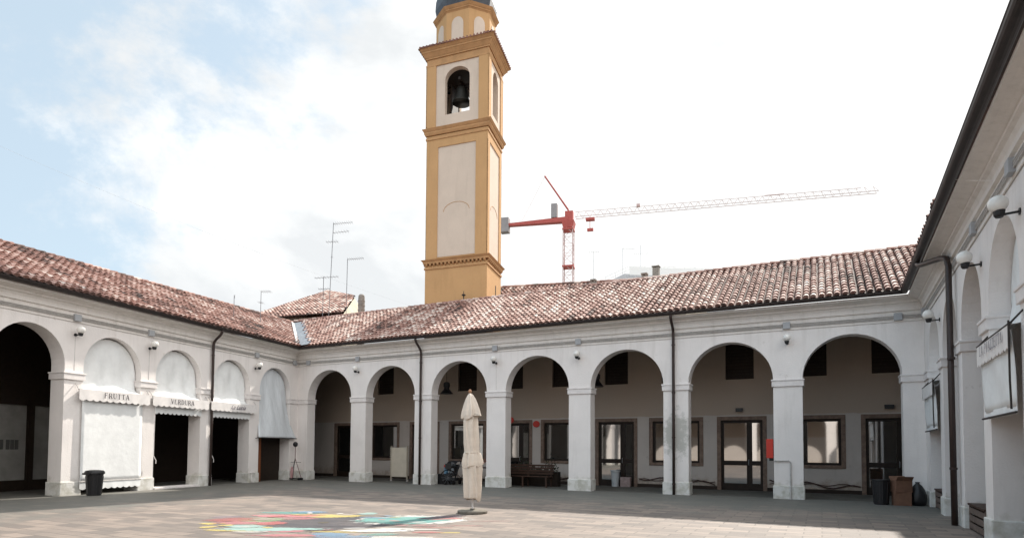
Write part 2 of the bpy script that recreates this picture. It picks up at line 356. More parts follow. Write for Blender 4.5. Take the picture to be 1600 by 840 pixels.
def arch_pts(a, b, zs, rise, n=20, stilt=0.):
    out = []
    for i in range(n+1):
        th = math.pi*(1-i/n); out.append(((a+b)/2+(b-a)/2*math.cos(th), zs+stilt+(rise-stilt)*math.sin(th)))
    return out
def arch_wall(mb, P, s0, s1, z0, z1, ops, th, o0=0., n=20, back=True):
    """ops: (a, b, zb, zs, rise, stilt). P(s, o, z) -> world. Outer faces, back faces, soffits"""
    def quad(sa, sb, za, zb, za2=None, zb2=None):
        za2 = za if za2 is None else za2; zb2 = zb if zb2 is None else zb2
        mb.face([P(sa, o0, za), P(sb, o0, za2), P(sb, o0, zb2), P(sa, o0, zb)])
        if back: mb.face([P(sa, o0-th, za), P(sa, o0-th, zb), P(sb, o0-th, zb2), P(sb, o0-th, za2)])
    cur = s0
    for (a, b, zb, zs, rise, stilt) in sorted(ops):
        if a > cur: quad(cur, a, z0, z1)
        pts = [(a, zs)]+arch_pts(a, b, zs, rise, n, stilt)+[(b, zs)] if rise else [(a, zs), (b, zs)]
        if zb > z0: quad(a, b, z0, zb)
        for (sa, za), (sb, zb_) in zip(pts[:-1], pts[1:]):
            if sb-sa > 1e-6: quad(sa, sb, za, z1, zb_, z1)
            mb.face([P(sa, o0, za), P(sb, o0, zb_), P(sb, o0-th, zb_), P(sa, o0-th, za)])
        if zb < zs:
            mb.face([P(a, o0, zb), P(a, o0, zs), P(a, o0-th, zs), P(a, o0-th, zb)])
            mb.face([P(b, o0, zb), P(b, o0, zs), P(b, o0-th, zs), P(b, o0-th, zb)])
        if zb > z0: mb.face([P(a, o0, zb), P(b, o0, zb), P(b, o0-th, zb), P(a, o0-th, zb)])
        cur = b
    if cur < s1: quad(cur, s1, z0, z1)
    for s in (s0, s1): mb.face([P(s, o0, z0), P(s, o0, z1), P(s, o0-th, z1), P(s, o0-th, z0)])
    mb.face([P(s0, o0, z1), P(s1, o0, z1), P(s1, o0-th, z1), P(s0, o0-th, z1)])

def wbox(mb, w, s0, s1, o0, o1, z0, z1, so=None):
    mb.hexa([w.P(s0, o0, z0), w.P(s1, o0, z0), w.P(s1, o1, z0), w.P(s0, o1, z0), w.P(s0, o0, z1), w.P(s1, o0, z1), w.P(s1, o1, z1), w.P(s0, o1, z1)])

ZI, ZC, ZB = 3.94, 5.30, 6.30
TH = {'B': .5, 'L': .6, 'R': .6}
def tile_field(mb, w, s_from, s_to, o_e, z_e, o_r, z_r, pitch=.225, course=.31, light=.62, spread=.15, clip0=True, clip1=True):
    """barrel tiles in columns running down the slope; z_e, z_r may be functions of s"""
    ze = z_e if callable(z_e) else (lambda s: z_e); zr = z_r if callable(z_r) else (lambda s: z_r)
    ncol = int((s_to-s_from)/pitch)
    for c in range(ncol+1):
        s = s_from+c*pitch+random.uniform(-.015, .015)
        sl = math.hypot(o_e-o_r, zr(s)-ze(s)); nr = int(sl/course)+1
        dx = (o_r-o_e)/sl; dz = (zr(s)-ze(s))/sl        # unit up-slope
        coltone = random.gauss(0, .05); wob = random.uniform(-.03, .03)
        for j in range(nr):
            d0 = j*course-.05+random.uniform(-.02, .02)+wob*.5; d1 = min(d0+course*1.22, sl+.02)
            oo = o_e+dx*(d0+course*.5)
            if clip0 and s < w.start(oo)+(.72 if w is BW else .12): continue
            if clip1 and s > w.end(oo)-.10: continue
            sk = random.uniform(-.012, .012); lift = random.uniform(-.004, .012)
            tone = min(1, max(0, random.gauss(light, spread)+coltone))
            if random.random() < .10: tone *= .4
            ring = []
            for (d, rr, sh, h) in ((d0, .092, sk, .035+lift), (d1, .074, -sk, .008)):
                for k in range(6):
                    a = math.pi*k/5
                    sx = s+sh+rr*math.cos(a); hh = h+rr*.92*math.sin(a)
                    # local normal of slope: (-dz, dx) in (o, z) pointing up
                    no, nz = (-dz, dx) if dx > 0 else (dz, -dx)
                    ring.append(w.P(sx, o_e+dx*d+no*hh, ze(s)+dz*d+nz*hh))
            fs = [(k, k+1, 7+k, 6+k) for k in range(5)]
            mb.mesh(ring, fs, tone)
            # lower mouth of the tile closed by a face darker than the tile
            cpt = w.P(s+sk, o_e+dx*(d0+.02), ze(s)+dz*(d0+.02)+.012)
            mb.mesh([ring[k] for k in range(6)]+[cpt], [(k+1, k, 6) for k in range(5)], tone*.55)

def roof(w, root, o_e, z_e, o_r, z_r, s_a, s_b, light=.62, tiles=True, spread=.15, far=1.9, end_clip=True, tile_to=None):
    ze = z_e if callable(z_e) else (lambda s: z_e); zr = z_r if callable(z_r) else (lambda s: z_r)
    mb = MB(); n = 14
    def sec(o, k): 
        a, b = max(s_a, w.start(o)) if False else w.start(o), w.end(o)
        return a+(b-a)*k/n
    for k in range(n):
        a0, a1 = sec(o_e, k), sec(o_e, k+1); b0, b1 = sec(o_r, k), sec(o_r, k+1); c0, c1 = sec(o_r-far, k), sec(o_r-far, k+1)
        E = lambda s: w.P(s, o_e, ze(s)); R = lambda s: w.P(s, o_r, zr(s)); G = lambda s: w.P(s, o_r-far, zr(s)-far*.5)
        Eb = lambda s: w.P(s, o_e, ze(s)-.06); Rb = lambda s: w.P(s, o_r, zr(s)-.06)
        mb.face([E(a0), E(a1), R(b1), R(b0)], .12); mb.face([R(b0), R(b1), G(c1), G(c0)], .3)
        mb.face([Eb(a0), Eb(a1), Rb(b1), Rb(b0)], .05); mb.face([E(a0), E(a1), Eb(a1), Eb(a0)], .1)
    o = mb.build('roof', M_TILE, root, attr=True, recalc=False)
    tb = MB()
    if tiles: tile_field(tb, w, s_a, tile_to or s_b, o_e+.03, lambda s: ze(s)+.02, o_r, lambda s: zr(s)+.02, light=light, spread=spread)
    if tiles: tb.build('roof_tiles', M_TILE, o, attr=True, recalc=False)
    rc = MB()
    s = w.start(o_r)+.1; e = (tile_to or w.end(o_r)-.1)
    while s < e:
        t = random.gauss(light-.15, .2); L = .42; z0 = zr(s)+.05; z1 = zr(s+L)+.03; r0, r1 = .13, .11
        ring = [w.P(s, o_r+r0*math.cos(math.pi*k/5), z0+r0*.85*math.sin(math.pi*k/5)) for k in range(6)]+[w.P(s+L, o_r+r1*math.cos(math.pi*k/5), z1+r1*.85*math.sin(math.pi*k/5)) for k in range(6)]
        rc.mesh(ring, [(k, k+1, 7+k, 6+k) for k in range(5)]+[tuple(range(6))], max(0, min(1, t))); s += .36
    rc.build('ridge_cap', M_TILE, o, attr=True, recalc=False)
    return o

CORN = [(.012, 5.56), (.03, 5.57), (.03, 5.84), (.012, 5.85), (.012, 5.88), (.07, 5.90), (.07, 5.965), (.05, 5.97), (.06, 6.03), (.10, 6.10), (.165, 6.13), (.165, 6.18), (.19, 6.185), (.24, 6.21), (.33, 6.235), (.43, 6.245), (.43, 6.31), (.3, 6.33), (-.1, 6.33)]
def build_wing(w, key, name, label, ops, reach, ridge_o, ridge_z, light, tile_to=None, tiles=True, floor=True):
    th = TH[key]
    root = thing(name, label, 'building', w.P(w.L*.5, -2, 0))
    mb = MB(); smin, smax = 0, w.L
    arch_wall(mb, w.P, smin, smax, ZI, 6.32, [(a, b, ZI, ZI, ZC-ZI, st) for a, b, st in ops], th)
    mb.build('arcade_wall', M_PL, root, recalc=False)
    # pillars with plinth and impost
    edges = [(-.0, ops[0][0])]+[(ops[i][1], ops[i+1][0]) for i in range(len(ops)-1)]+[(ops[-1][1], w.L)]
    for (a, b) in edges:
        if b-a < .05: continue
        m = MB(); wbox(m, w, a, b, -th, 0, .0, ZI); pil = m.build('pillar', M_PL, root, recalc=True)
        m = MB(); q = .045
        wbox(m, w, a-q, b+q, -th-q, q, 3.70, 3.935); wbox(m, w, a-q*1.45, b+q*1.45, -th-q*1.45, q*1.45, 3.885, 3.939)
        m.build('impost', M_TRIM, pil, bevel=.012)
        m = MB(); q = .035; wbox(m, w, a-q, b+q, -th-q, q, -.02, .44+random.uniform(-.01, .01)); m.build('plinth', M_PLINTH, pil, bevel=.02)
    m = MB(); sweep(m, w, CORN); m.build('cornice', M_PLJ, root, recalc=False)
    # cables clipped under the cornice
    m = MB()
    for z in (5.66, 5.70, 5.745): m.tube([w.P(w.start(.06)+.02, .055, z+.004*math.sin(k)) if k == 0 else w.P(w.start(.06)+(w.end(.06)-w.start(.06))*k/12, .055, z+.006*math.sin(k*2.1)) for k in range(13)], .014, 5)
    m.build('cable_run', M_COND, root)
    # gutter: half round
    m = MB(); go, gz, gr = .53, 6.40, .095
    prof = [(go+gr*math.cos(a), gz+gr*math.sin(a)) for a in [math.pi+math.pi*k/8 for k in range(9)]]
    sweep(m, w, [(go-gr+.0, gz+.03)]+prof+[(go+gr+.012, gz+.012), (go+gr-.006, gz), ]+[(go+(gr-.01)*math.cos(a), gz+(gr-.01)*math.sin(a)) for a in [2*math.pi-math.pi*k/8 for k in range(9)]])
    m.build('gutter', M_GUT, root, recalc=False, smooth=False)
    # soffit ceiling, floor, end closure
    m = MB(); sweep(m, w, [(-th+.01, 6.02), (-ROOM-.02, 6.02)]); m.build('ceiling', M_BLACKW, root, recalc=False)
    roof(w, root, .50, 6.43, ridge_o, ridge_z, w.start(.5)-6, w.L+5.5, light, tiles=tiles, tile_to=tile_to)
    return root

def wall_holes(mb, w, s0, s1, z0, z1, holes, o=-ROOM, depth=.18):
    ss = sorted({s0, s1, *[h[0] for h in holes], *[h[1] for h in holes]}); zs = sorted({z0, z1, *[h[2] for h in holes], *[h[3] for h in holes]})
    for a, b in zip(ss[:-1], ss[1:]):
        for c, d in zip(zs[:-1], zs[1:]):
            if any(h[0] <= (a+b)/2 <= h[1] and h[2] <= (c+d)/2 <= h[3] for h in holes): continue
            mb.face([w.P(a, o, c), w.P(b, o, c), w.P(b, o, d), w.P(a, o, d)])
    for a, b, c, d in holes:
        for q in ([(a, c), (b, c)], [(b, c), (b, d)], [(b, d), (a, d)], [(a, d), (a, c)]):
            (sa, za), (sb, zb) = q
            mb.face([w.P(sa, o, za), w.P(sb, o, zb), w.P(sb, o-depth, zb), w.P(sa, o-depth, za)])
        
# ------------------------------------------------------------------ ground
g = MB(); 
nx = 60
for i in range(nx):
    for j in range(nx):
        pass
g.face([(-900, -600, 0), (900, -600, 0), (900, 1500, 0), (-900, 1500, 0)])
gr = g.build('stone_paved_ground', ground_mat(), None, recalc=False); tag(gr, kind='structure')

def arcade_floor(w):
    m = MB(); z = .012
    m.mesh([w.P(w.start(-ROOM), -ROOM, z), w.P(w.end(-ROOM), -ROOM, z), w.P(w.end(-.30), -.30, z), w.P(w.start(-.30), -.30, z), w.P(w.end(-.30), -.30, -.01), w.P(w.start(-.30), -.30, -.01)], [(0, 1, 2, 3), (3, 2, 4, 5)])
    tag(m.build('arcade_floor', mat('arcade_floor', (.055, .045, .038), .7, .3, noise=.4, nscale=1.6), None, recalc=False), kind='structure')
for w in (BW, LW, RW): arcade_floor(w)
# ------------------------------------------------------------------ back wing
opsB = [(.67+k*3.65, .67+k*3.65+2.77, .0) for k in range(7)]
back = build_wing(BW, 'B', 'arcaded_building', 'long white arcaded wing with seven arches and tiled roof across the back of the yard', opsB, 26, -4.0, lambda s: 8.93, .66)
doors = [(4.25, 6.08), (9.38, 11.2), (14.25, 16.13), (19.37, 21.22), (24.39, 26.24), (-.85, 1.0)]
wins = [(1.65, 3.6), (6.62, 8.76), (11.63, 13.7), (16.63, 18.84), (21.75, 23.9)]
uppers = [(2.13, 3.18), (4.68, 5.73), (7.14, 8.21), (9.63, 10.7), (12.19, 13.26), (14.68, 15.72), (17.17, 18.2), (19.71, 20.77), (22.25, 23.31), (24.76, 25.82)]
holes = [(a, b, 0, 2.92) for a, b in doors]+[(a, b, .93, 2.92) for a, b in wins]+[(a, b, 4.39, 5.85) for a, b in uppers]
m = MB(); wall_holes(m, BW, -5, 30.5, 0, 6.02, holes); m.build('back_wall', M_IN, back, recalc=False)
cuts = sorted(doors); sk = [-4.9]+[v for d in cuts for v in d]+[30]
for a, b in zip(sk[0::2], sk[1::2]):
    m = MB(); wbox(m, BW, a, b, -ROOM, -ROOM+.03, .012, .15); m.build('skirting', mat('dark_skirting', (.035, .025, .02), .8, .2), back)
def stone_frame(w, a, b, z0, z1, door, root, o=-ROOM):
    m = MB(); f = .15; q = .025
    wbox(m, w, a, a+f, o-.18, o+q, z0, z1-f); wbox(m, w, b-f, b, o-.18, o+q, z0, z1-f); wbox(m, w, a, b, o-.18, o+q, z1-f, z1)
    if not door: wbox(m, w, a+f, b-f, o-.18, o+q+.02, z0, z0+.12)
    return m.build('stone_surround', M_STONE, root, bevel=.008)
def glazed(w, a, b, z0, z1, root, kind, o=-ROOM-.12):
    f = .15
    a, b, z1 = a+f, b-f, z1-f
    if kind == 'window':
        z0 += .12
        m = MB(); t = .09
        for q in ((a, a+t, z0, z1), (b-t, b, z0, z1), (a+t, b-t, z0, z0+t), (a+t, b-t, z1-t, z1)): wbox(m, w, q[0], q[1], o-.05, o+.03, q[2], q[3])
        win = m.build('window', M_DARKW, root)
        m = MB(); m.face([w.P(a+t, o-.01, z0+t), w.P(b-t, o-.01, z0+t), w.P(b-t, o-.01, z1-t), w.P(a+t, o-.01, z1-t)]); m.build('pane', M_GLASS, win, recalc=False)
        return win
    m = MB(); t = .10; mid = a+(b-a)*.68; zr = 1.08
    bars = [(a, a+t, 0, z1), (b-t, b, 0, z1), (mid-t, mid+t, 0, z1)]
    for q in bars: wbox(m, w, q[0], q[1], o-.05, o+.03, q[2], q[3])
    for (x0, x1) in ((a+t, mid-t), (mid+t, b-t)):
        for (c, d) in ((0, .28), (zr-.09, zr+.09), (z1-.11, z1)): wbox(m, w, x0, x1, o-.05, o+.03, c, d)
    d = m.build('door', M_DARKW, root)
    for (x0, x1) in ((a+t, mid-t), (mid+t, b-t)):
        for (c, e) in ((.28, zr-.09), (zr+.09, z1-.11)):
            m = MB(); m.face([w.P(x0, o-.01, c), w.P(x1, o-.01, c), w.P(x1, o-.01, e), w.P(x0, o-.01, e)]); m.build('pane', M_GLASS, d, recalc=False)
    m = MB(); m.tube([w.P(mid-.02, o+.03, 1.0), w.P(mid-.02, o+.09, 1.02), w.P(mid-.02, o+.09, 1.2), w.P(mid-.02, o+.03, 1.22)], .012, 6); m.build('handle', M_ZINC, d)
    return d
for a, b in doors: stone_frame(BW, a, b, 0, 2.92, True, back); glazed(BW, a, b, 0, 2.92, back, 'door')
for a, b in wins: stone_frame(BW, a, b, .93, 2.92, False, back); glazed(BW, a, b, .93, 2.92, back, 'window')
for a, b in uppers:
    m = MB(); wbox(m, BW, a, b, -ROOM-.17, -ROOM-.12, 4.39, 5.85); sh = m.build('upper_window', M_DARKW, back)
    m = MB()
    for z in [4.47+.13*k for k in range(10)]: wbox(m, BW, a+.05, b-.05, -ROOM-.12, -ROOM-.10, z, z+.05)
    m.build('shutter_slat', M_DARKW, sh)
m = MB(); wbox(m, BW, 20.1, 20.36, -ROOM, -ROOM+.14, 3.1, 3.24); m.build('door_lamp', M_BLACK, back)
m = MB(); wbox(m, BW, 25.13, 25.42, -ROOM, -ROOM+.14, 3.1, 3.24); m.build('door_lamp', M_BLACK, back)
M_RC = mat('rusty_cable', (.07, .045, .04), .8, .2)
for a, b in ((16.2, 19.3), (21.3, 24.35), (11.3, 14.2)):   # loose cables sagging along the foot of the inner wall
    m = MB()
    m.tube([BW.P(a+(b-a)*k/14, -ROOM+.05, .40+.09*math.sin(k*.9+a)-.012*k) for k in range(15)], .022, 6)
    m.tube([BW.P(a+(b-a)*k/14, -ROOM+.05, .33+.05*math.sin(k*1.3+b)) for k in range(15)], .014, 6)
    m.build('floor_cable', M_RC, back)
# junction boxes
def jbox(w, root, s): 
    m = MB(); wbox(m, w, s-.11, s+.11, .03, .12, 5.60, 5.82); m.build('junction_box', M_BOXG, root, bevel=.01)
for s in (.75, 3.85, 11.15, 14.8, 22.12, 25.25): jbox(BW, back, s)
m = MB(); m.tube([BW.P(3.9+11.0*k/10, .06, 5.6) for k in range(1)]+[BW.P(11.2, .03, 5.1), BW.P(11.2, .03, 4.0)] if False else [BW.P(11.18, .004, 5.1), BW.P(11.18, .004, 4.0)], .006, 5); m.build('cable', M_COND, back)
# pipe and meter box on the sixth pillar
m = MB(); m.tube([BW.P(21.70, .04, 1.24), BW.P(22.14, .04, 1.25), BW.P(22.19, .04, 1.2), BW.P(22.19, .04, .45), BW.P(22.19, .07, .40), BW.P(22.19, .07, .0)], .024, 8); m.build('pipe', M_COND, back)
def downpipe(w, root, s, zt=6.32, out=.53, r=.052):
    m = MB(); o = .10
    m.tube([w.P(s-.0, out, zt), w.P(s, out, zt-.06), w.P(s+.0, out-.10, zt-.20), w.P(s, .24, zt-.34), w.P(s, o+.03, zt-.46), w.P(s, o, zt-.60), w.P(s, o, 3.0), w.P(s, o, .0)], r, 10)
    d = m.build('downpipe', M_PIPE, root, smooth=True)
    m = MB()
    for z in (.35, 2.0, 3.6, 5.3): m.tube([w.P(s, o, z), w.P(s, o, z+.05)], r+.012, 10)
    m.build('pipe_bracket', M_PIPE, d)
    return d
downpipe(BW, back, 7.46); downpipe(BW, back, 18.42)
# zinc valley where the back and the left roofs meet
m = MB()
for (a, b) in ((0, .5), (.5, 1)):
    pass
oo0, oo1 = .52, -3.6
ang = [(oo0, 6.46), (oo1, 8.86)]
def vz(o): return 6.47+(.5-o)*(8.93-6.43)/4.5
mm = []
for o in (oo0, oo1):
    c = BW.P(BW.start(o), o, vz(o)); mm.append((c+BW.s*.78, c, c+LW.s*.25))
m.face([mm[0][0]+V(0, 0, .09), mm[0][1]+V(0, 0, .05), mm[1][1]+V(0, 0, .05), mm[1][0]+V(0, 0, .09)])
m.face([mm[0][1]+V(0, 0, .05), mm[0][2]+V(0, 0, .09), mm[1][2]+V(0, 0, .09), mm[1][1]+V(0, 0, .05)])
m.build('valley_flashing', M_ZINC, back, recalc=False)
m = MB(); fp = V(-4.77, 29.6, 8.9); fp = BW.P(7.1, -4.0, 8.9)
m.lathe(fp, [(.05, 0), (.05, .12), (.025, .16), (.025, .34), (.10, .38), (.10, .42), (.02, .46), (.01, .6)], 10); m.build('roof_vent', M_BLACK, back)

# ------------------------------------------------------------------ left wing
opsL = [(.554+k*2.712, .554+k*2.712+2.105, .22) for k in range(13)]
lz = lambda s: 8.86-.016*max(0, s+4.6)
left = build_wing(LW, 'L', 'arcaded_building', 'white arcaded wing on the left with awnings hung in its arches', opsL, 36, -4.0, lz, .50, tile_to=24)
m = MB(); wall_holes(m, LW, -5, 9.2, 0, 6.02, []); m.build('shade_dark_wall', M_DARKW, left, recalc=False)  # near-black wall puts the unlit shop interiors' darkness into its colour
m = MB(); wall_holes(m, LW, 9.2, 37, 0, 6.02, []); m.build('back_wall', mat('grey_inner_wall', (.30, .29, .27), .9, .1, noise=.25, nscale=1.5), left, recalc=False)
m = MB()
for s in (9.3, 10.1, 12.6, 15.2): wbox(m, LW, s-.10, s+.10, -ROOM, -ROOM+.12, 0, 3.2)
wbox(m, LW, 9.2, 37, -ROOM, -ROOM+.10, 0, .38); wbox(m, LW, 9.2, 37, -ROOM, -ROOM+.10, 3.0, 3.45); wbox(m, LW, 9.2, 37, -ROOM, -ROOM+.06, 3.45, 6.0)
m.build('timber_frame', M_DARKW, left)
m = MB()
for k in range(6): wbox(m, LW, 10.45+.14*k+(.06 if k > 2 else 0), 10.55+.14*k+(.06 if k > 2 else 0), -ROOM, -ROOM+.03, 1.45, 1.78)
m.build('notice_sheet', mat('grey_notices', (.09, .09, .085), .8, .2), left)
for s in (2.96, 8.38, 11.1, .35): jbox(LW, left, s)
downpipe(LW, left, 5.50)
m = MB()
for s in (8.38, 11.1): m.tube([LW.P(s, .004, 5.1), LW.P(s, .004, 4.0)], .006, 5)
m.build('cable', M_COND, left)
# white pipe at the foot of the second pillar
m = MB(); m.tube([LW.P(3.30, .02, .45), LW.P(3.25, .08, .46), LW.P(2.9, .08, .45), LW.P(3.12, .08, .42), LW.P(3.16, .09, .1), LW.P(3.1, .10, .03)], .02, 6); m.build('pipe', M_TRIM, left)
# stone step in the third arch
m = MB(); wbox(m, LW, 5.98, 8.07, -.55, .10, 0, .07); m.build('doorstep', M_TRIM, left, bevel=.01)
# open wooden door leaf in the nearest-to-corner arch
m = MB(); wbox(m, LW, 2.28, 2.655, -.24, -.18, 0.01, 2.1); d = m.build('door', M_WOOD, left)
m = MB(); wbox(m, LW, .56, 2.5, -.62, -.56, 0, 2.2); m.build('door', M_DARKW, left)  # dark panel fills the arch, its colour standing in for the dark interior

# ------------------------------------------------------------------ right wing
opsR = [(.85, 2.971, .22)]+[(2.971+.607+k*2.678, 2.971+.607+k*2.678+2.071, .22) for k in range(11)]
right = build_wing(RW, 'R', 'arcaded_building', 'white arcaded wing seen edge-on at the right with globe lamps on its pillars', opsR, 33, -4.0, lambda s: 8.9, .5, tile_to=8)
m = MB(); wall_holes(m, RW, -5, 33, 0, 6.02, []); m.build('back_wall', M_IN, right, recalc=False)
for s in (.5, 8.2, 11.0): jbox(RW, right, s)
m = MB(); s = 5.72
m.tube([RW.P(3.9, .52, 6.30), RW.P(4.1, .50, 6.2), RW.P(5.3, .20, 6.0), RW.P(5.62, .15, 5.9), RW.P(s, .13, 5.7), RW.P(s+.05, .13, 3), RW.P(s+.1, .13, 0)], .062, 10)
d = m.build('downpipe', M_PIPE, right, smooth=True)
m = MB()
for z in (1.2, 3.6): m.tube([RW.P(s+.1, .13, z), RW.P(s+.1, .13, z+.05)], .076, 10)
m.build('pipe_bracket', M_PIPE, d)

# ------------------------------------------------------------------ fourth side of the yard (seen in the panes, closes the yard behind the camera)
FW = Wing(*(BW.P(28.2, 38.5)[:2]), -.8913, .4534, .4534, .8913, 40, 0, 0)
opsF = [(1+k*3.65, 1+k*3.65+2.77, 0) for k in range(10)]
TH['F'] = .5
front = thing('arcaded_building', 'white arcaded wing opposite the back wing, mirrored in the glazed doors', 'building', FW.P(20, -2))
m = MB(); arch_wall(m, FW.P, 0, 40, 0, 6.32, [(a, b, 0, ZI, ZC-ZI, 0) for a, b, c in opsF], .5); m.build('arcade_wall', M_PL, front, recalc=False)
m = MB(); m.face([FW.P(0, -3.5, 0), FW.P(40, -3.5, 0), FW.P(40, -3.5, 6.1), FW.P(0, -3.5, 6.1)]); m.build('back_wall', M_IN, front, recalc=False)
m = MB(); wbox(m, FW, 0, 40, -3.5, .45, 6.32, 6.40); m.build('ceiling', M_BLACKW, front)
m = MB(); m.face([FW.P(0, .5, 6.41), FW.P(40, .5, 6.41), FW.P(40, -4, 8.9), FW.P(0, -4, 8.9)], .5); m.face([FW.P(0, -8, 6.41), FW.P(40, -8, 6.41), FW.P(40, -4, 8.9), FW.P(0, -4, 8.9)], .5); m.build('roof', M_TILE, front, attr=True, recalc=False)

# ------------------------------------------------------------------ bell tower
M_TO = plaster('orange_plaster', (.50, .30, .145), stain=(.4, .25, .12)); M_TOC = mat('orange_cornice', (.47, .27, .13), .85, .2, noise=.2, nscale=3)
M_TC = plaster('cream_plaster', (.58, .48, .395), stain=(.4, .33, .26))
M_DOME = mat('lead_dome', (.045, .05, .062), .5, .5, metal=.2, noise=.4, nscale=4)
TF = V(-1.37, 31.5, 0); TT = V(-.940, .342, 0); TD = V(.2588, .9659, 0); TWd, TDp = 3.64, 2.62
tw = thing('bell_tower', 'tall ochre bell tower with pale panels, open belfry and dark dome above the roofs', 'tower', TF+TT*1.8+TD*1.3)
def ring(mb, e, z0, z1, e1=None, cap=True):
    """a slab of the tower's plan grown by e at z0 and e1 at z1"""
    e1 = e if e1 is None else e1
    q = lambda e, z: [TF-TT*e-TD*e+V(0, 0, z), TF+TT*(TWd+e)-TD*e+V(0, 0, z), TF+TT*(TWd+e)+TD*(TDp+e)+V(0, 0, z), TF-TT*e+TD*(TDp+e)+V(0, 0, z)]
    mb.hexa(q(e, z0)+q(e1, z1))
def faces():       # (origin, along, inward, length)
    return [(TF, TT, TD, TWd), (TF, TD, TT, TDp), (TF+TT*TWd, TD, -TT, TDp), (TF+TD*TDp, TT, -TD, TWd)]
m = MB(); ring(m, 0, -.1, 11.45); ring(m, -.06, 11.45, 19.0); ring(m, .0, 17.95, 18.62)
m.build('shaft', M_TO, tw)
for (o, a, i, L) in faces():   # corner pilasters, raised around the pale panels
    Pf = lambda s, d, z, o=o, a=a, i=i: o+a*s+i*(-d)+V(0, 0, z)
    q = .7 if L > 3 else .38
    for (s0, s1) in ((0, q), (L-q, L)):
        m = MB(); m.hexa([Pf(s0, -.055, 11.75), Pf(s1, -.055, 11.75), Pf(s1, .0, 11.75), Pf(s0, .0, 11.75), Pf(s0, -.055, 17.95), Pf(s1, -.055, 17.95), Pf(s1, .0, 17.95), Pf(s0, .0, 17.95)])
        m.build('pilaster', M_TO, tw)
def panel(o, a, i, L, z0, z1, q, d=-.05):
    m = MB(); Pf = lambda s, dd, z: o+a*s+i*(-dd)+V(0, 0, z)
    m.hexa([Pf(q, -.07, z0), Pf(L-q, -.07, z0), Pf(L-q, -.045, z0), Pf(q, -.045, z0), Pf(q, -.07, z1), Pf(L-q, -.07, z1), Pf(L-q, -.045, z1), Pf(q, -.045, z1)])
    return m.build('pale_panel', M_TC, tw)
for (o, a, i, L) in faces():
    q = .7 if L > 3 else .38
    p = panel(o, a, i, L, 11.9, 17.95, q)
    m = MB(); r = (L-2*q)*.34; c = L/2
    m.tube([o+a*(c+r*math.cos(t))-i*(-.045)+V(0, 0, 14.35+r*.62*math.sin(t)) for t in [math.pi*k/12 for k in range(13)]], .015, 5); m.build('arch_outline', MATS['orange_cornice'], p)
# lower cornice with corbels
m = MB(); ring(m, .05, 11.25, 11.36); ring(m, .10, 11.56, 11.64); ring(m, .10, 11.64, 11.75, .2); 
for (o, a, i, L) in faces():
    n = int(L/.22)
    for k in range(n):
        s = (k+.5)*L/n; Pf = lambda s, d, z: o+a*s-i*d+V(0, 0, z)
        m.hexa([Pf(s-.05, -.01, 11.40), Pf(s+.05, -.01, 11.40), Pf(s+.05, .10, 11.46), Pf(s-.05, .10, 11.46), Pf(s-.05, -.01, 11.56), Pf(s+.05, -.01, 11.56), Pf(s+.05, .13, 11.56), Pf(s-.05, .13, 11.56)])
m.build('cornice', M_TOC, tw)
m = MB(); ring(m, .04, 18.40, 18.52); ring(m, .06, 18.64, 18.76, .12); ring(m, .12, 18.76, 18.85); ring(m, .14, 18.85, 18.98, .22); m.build('cornice', M_TOC, tw)
# belfry
m = MB()
for (o, a, i, L) in faces():
    Pf = lambda s, d, z, o=o, a=a, i=i: o+a*s-i*d+V(0, 0, z)
    h = .73 if L > 3 else .50
    arch_wall(m, Pf, 0, L, 19.08, 22.55, [(L/2-h, L/2+h, 19.68, 21.62, .62, 0)], .32, 0, 14)
bf = m.build('belfry_wall', M_TC, tw, recalc=False)
for (o, a, i, L) in faces():
    Pf = lambda s, d, z, o=o, a=a, i=i: o+a*s-i*d+V(0, 0, z)
    q = .55 if L > 3 else .38
    for (s0, s1) in ((0, q), (L-q, L)):
        m = MB(); m.hexa([Pf(s0-.05 if s0 == 0 else s0, -.01, 19.08), Pf(s1+.05 if s0 > 0 else s1, -.01, 19.08), Pf(s1+.05 if s0 > 0 else s1, .05, 19.08), Pf(s0-.05 if s0 == 0 else s0, .05, 19.08), Pf(s0-.05 if s0 == 0 else s0, -.01, 22.5), Pf(s1+.05 if s0 > 0 else s1, -.01, 22.5), Pf(s1+.05 if s0 > 0 else s1, .05, 22.5), Pf(s0-.05 if s0 == 0 else s0, .05, 22.5)])
        m.build('pilaster', M_TO, tw)
m = MB(); ring(m, .06, 22.50, 22.60); ring(m, .02, 22.60, 22.92); ring(m, .08, 22.92, 23.0); ring(m, .10, 23.0, 23.2, .24); ring(m, .26, 23.2, 23.3); ring(m, .28, 23.3, 23.42, .38)
m.build('cornice', M_TOC, tw)
m = MB()
for (o, a, i, L) in faces():
    for e in (-1, 1): pass
Lx, Ly = TWd/2, TDp/2; TC = TF+TT*Lx+TD*Ly
def oct_pts(rx, ry, z, k8=.4142): 
    return [TC+TT*(rx*x)+TD*(ry*y)+V(0, 0, z) for x, y in ((1, k8), (k8, 1), (-k8, 1), (-1, k8), (-1, -k8), (-k8, -1), (k8, -1), (1, -k8))]
def frustum(mb, A, B, tone=None):
    n = len(A); mb.mesh(A+B, [tuple(range(n)), tuple(range(n, 2*n))[::-1]]+[(i, (i+1) % n, n+(i+1) % n, n+i) for i in range(n)], tone)
sq = lambda e, z: [TF-TT*e-TD*e+V(0, 0, z), TF+TT*(TWd+e)-TD*e+V(0, 0, z), TF+TT*(TWd+e)+TD*(TDp+e)+V(0, 0, z), TF-TT*e+TD*(TDp+e)+V(0, 0, z)]
frustum(m, sq(.42, 23.42), sq(-.35, 23.75), .35); 
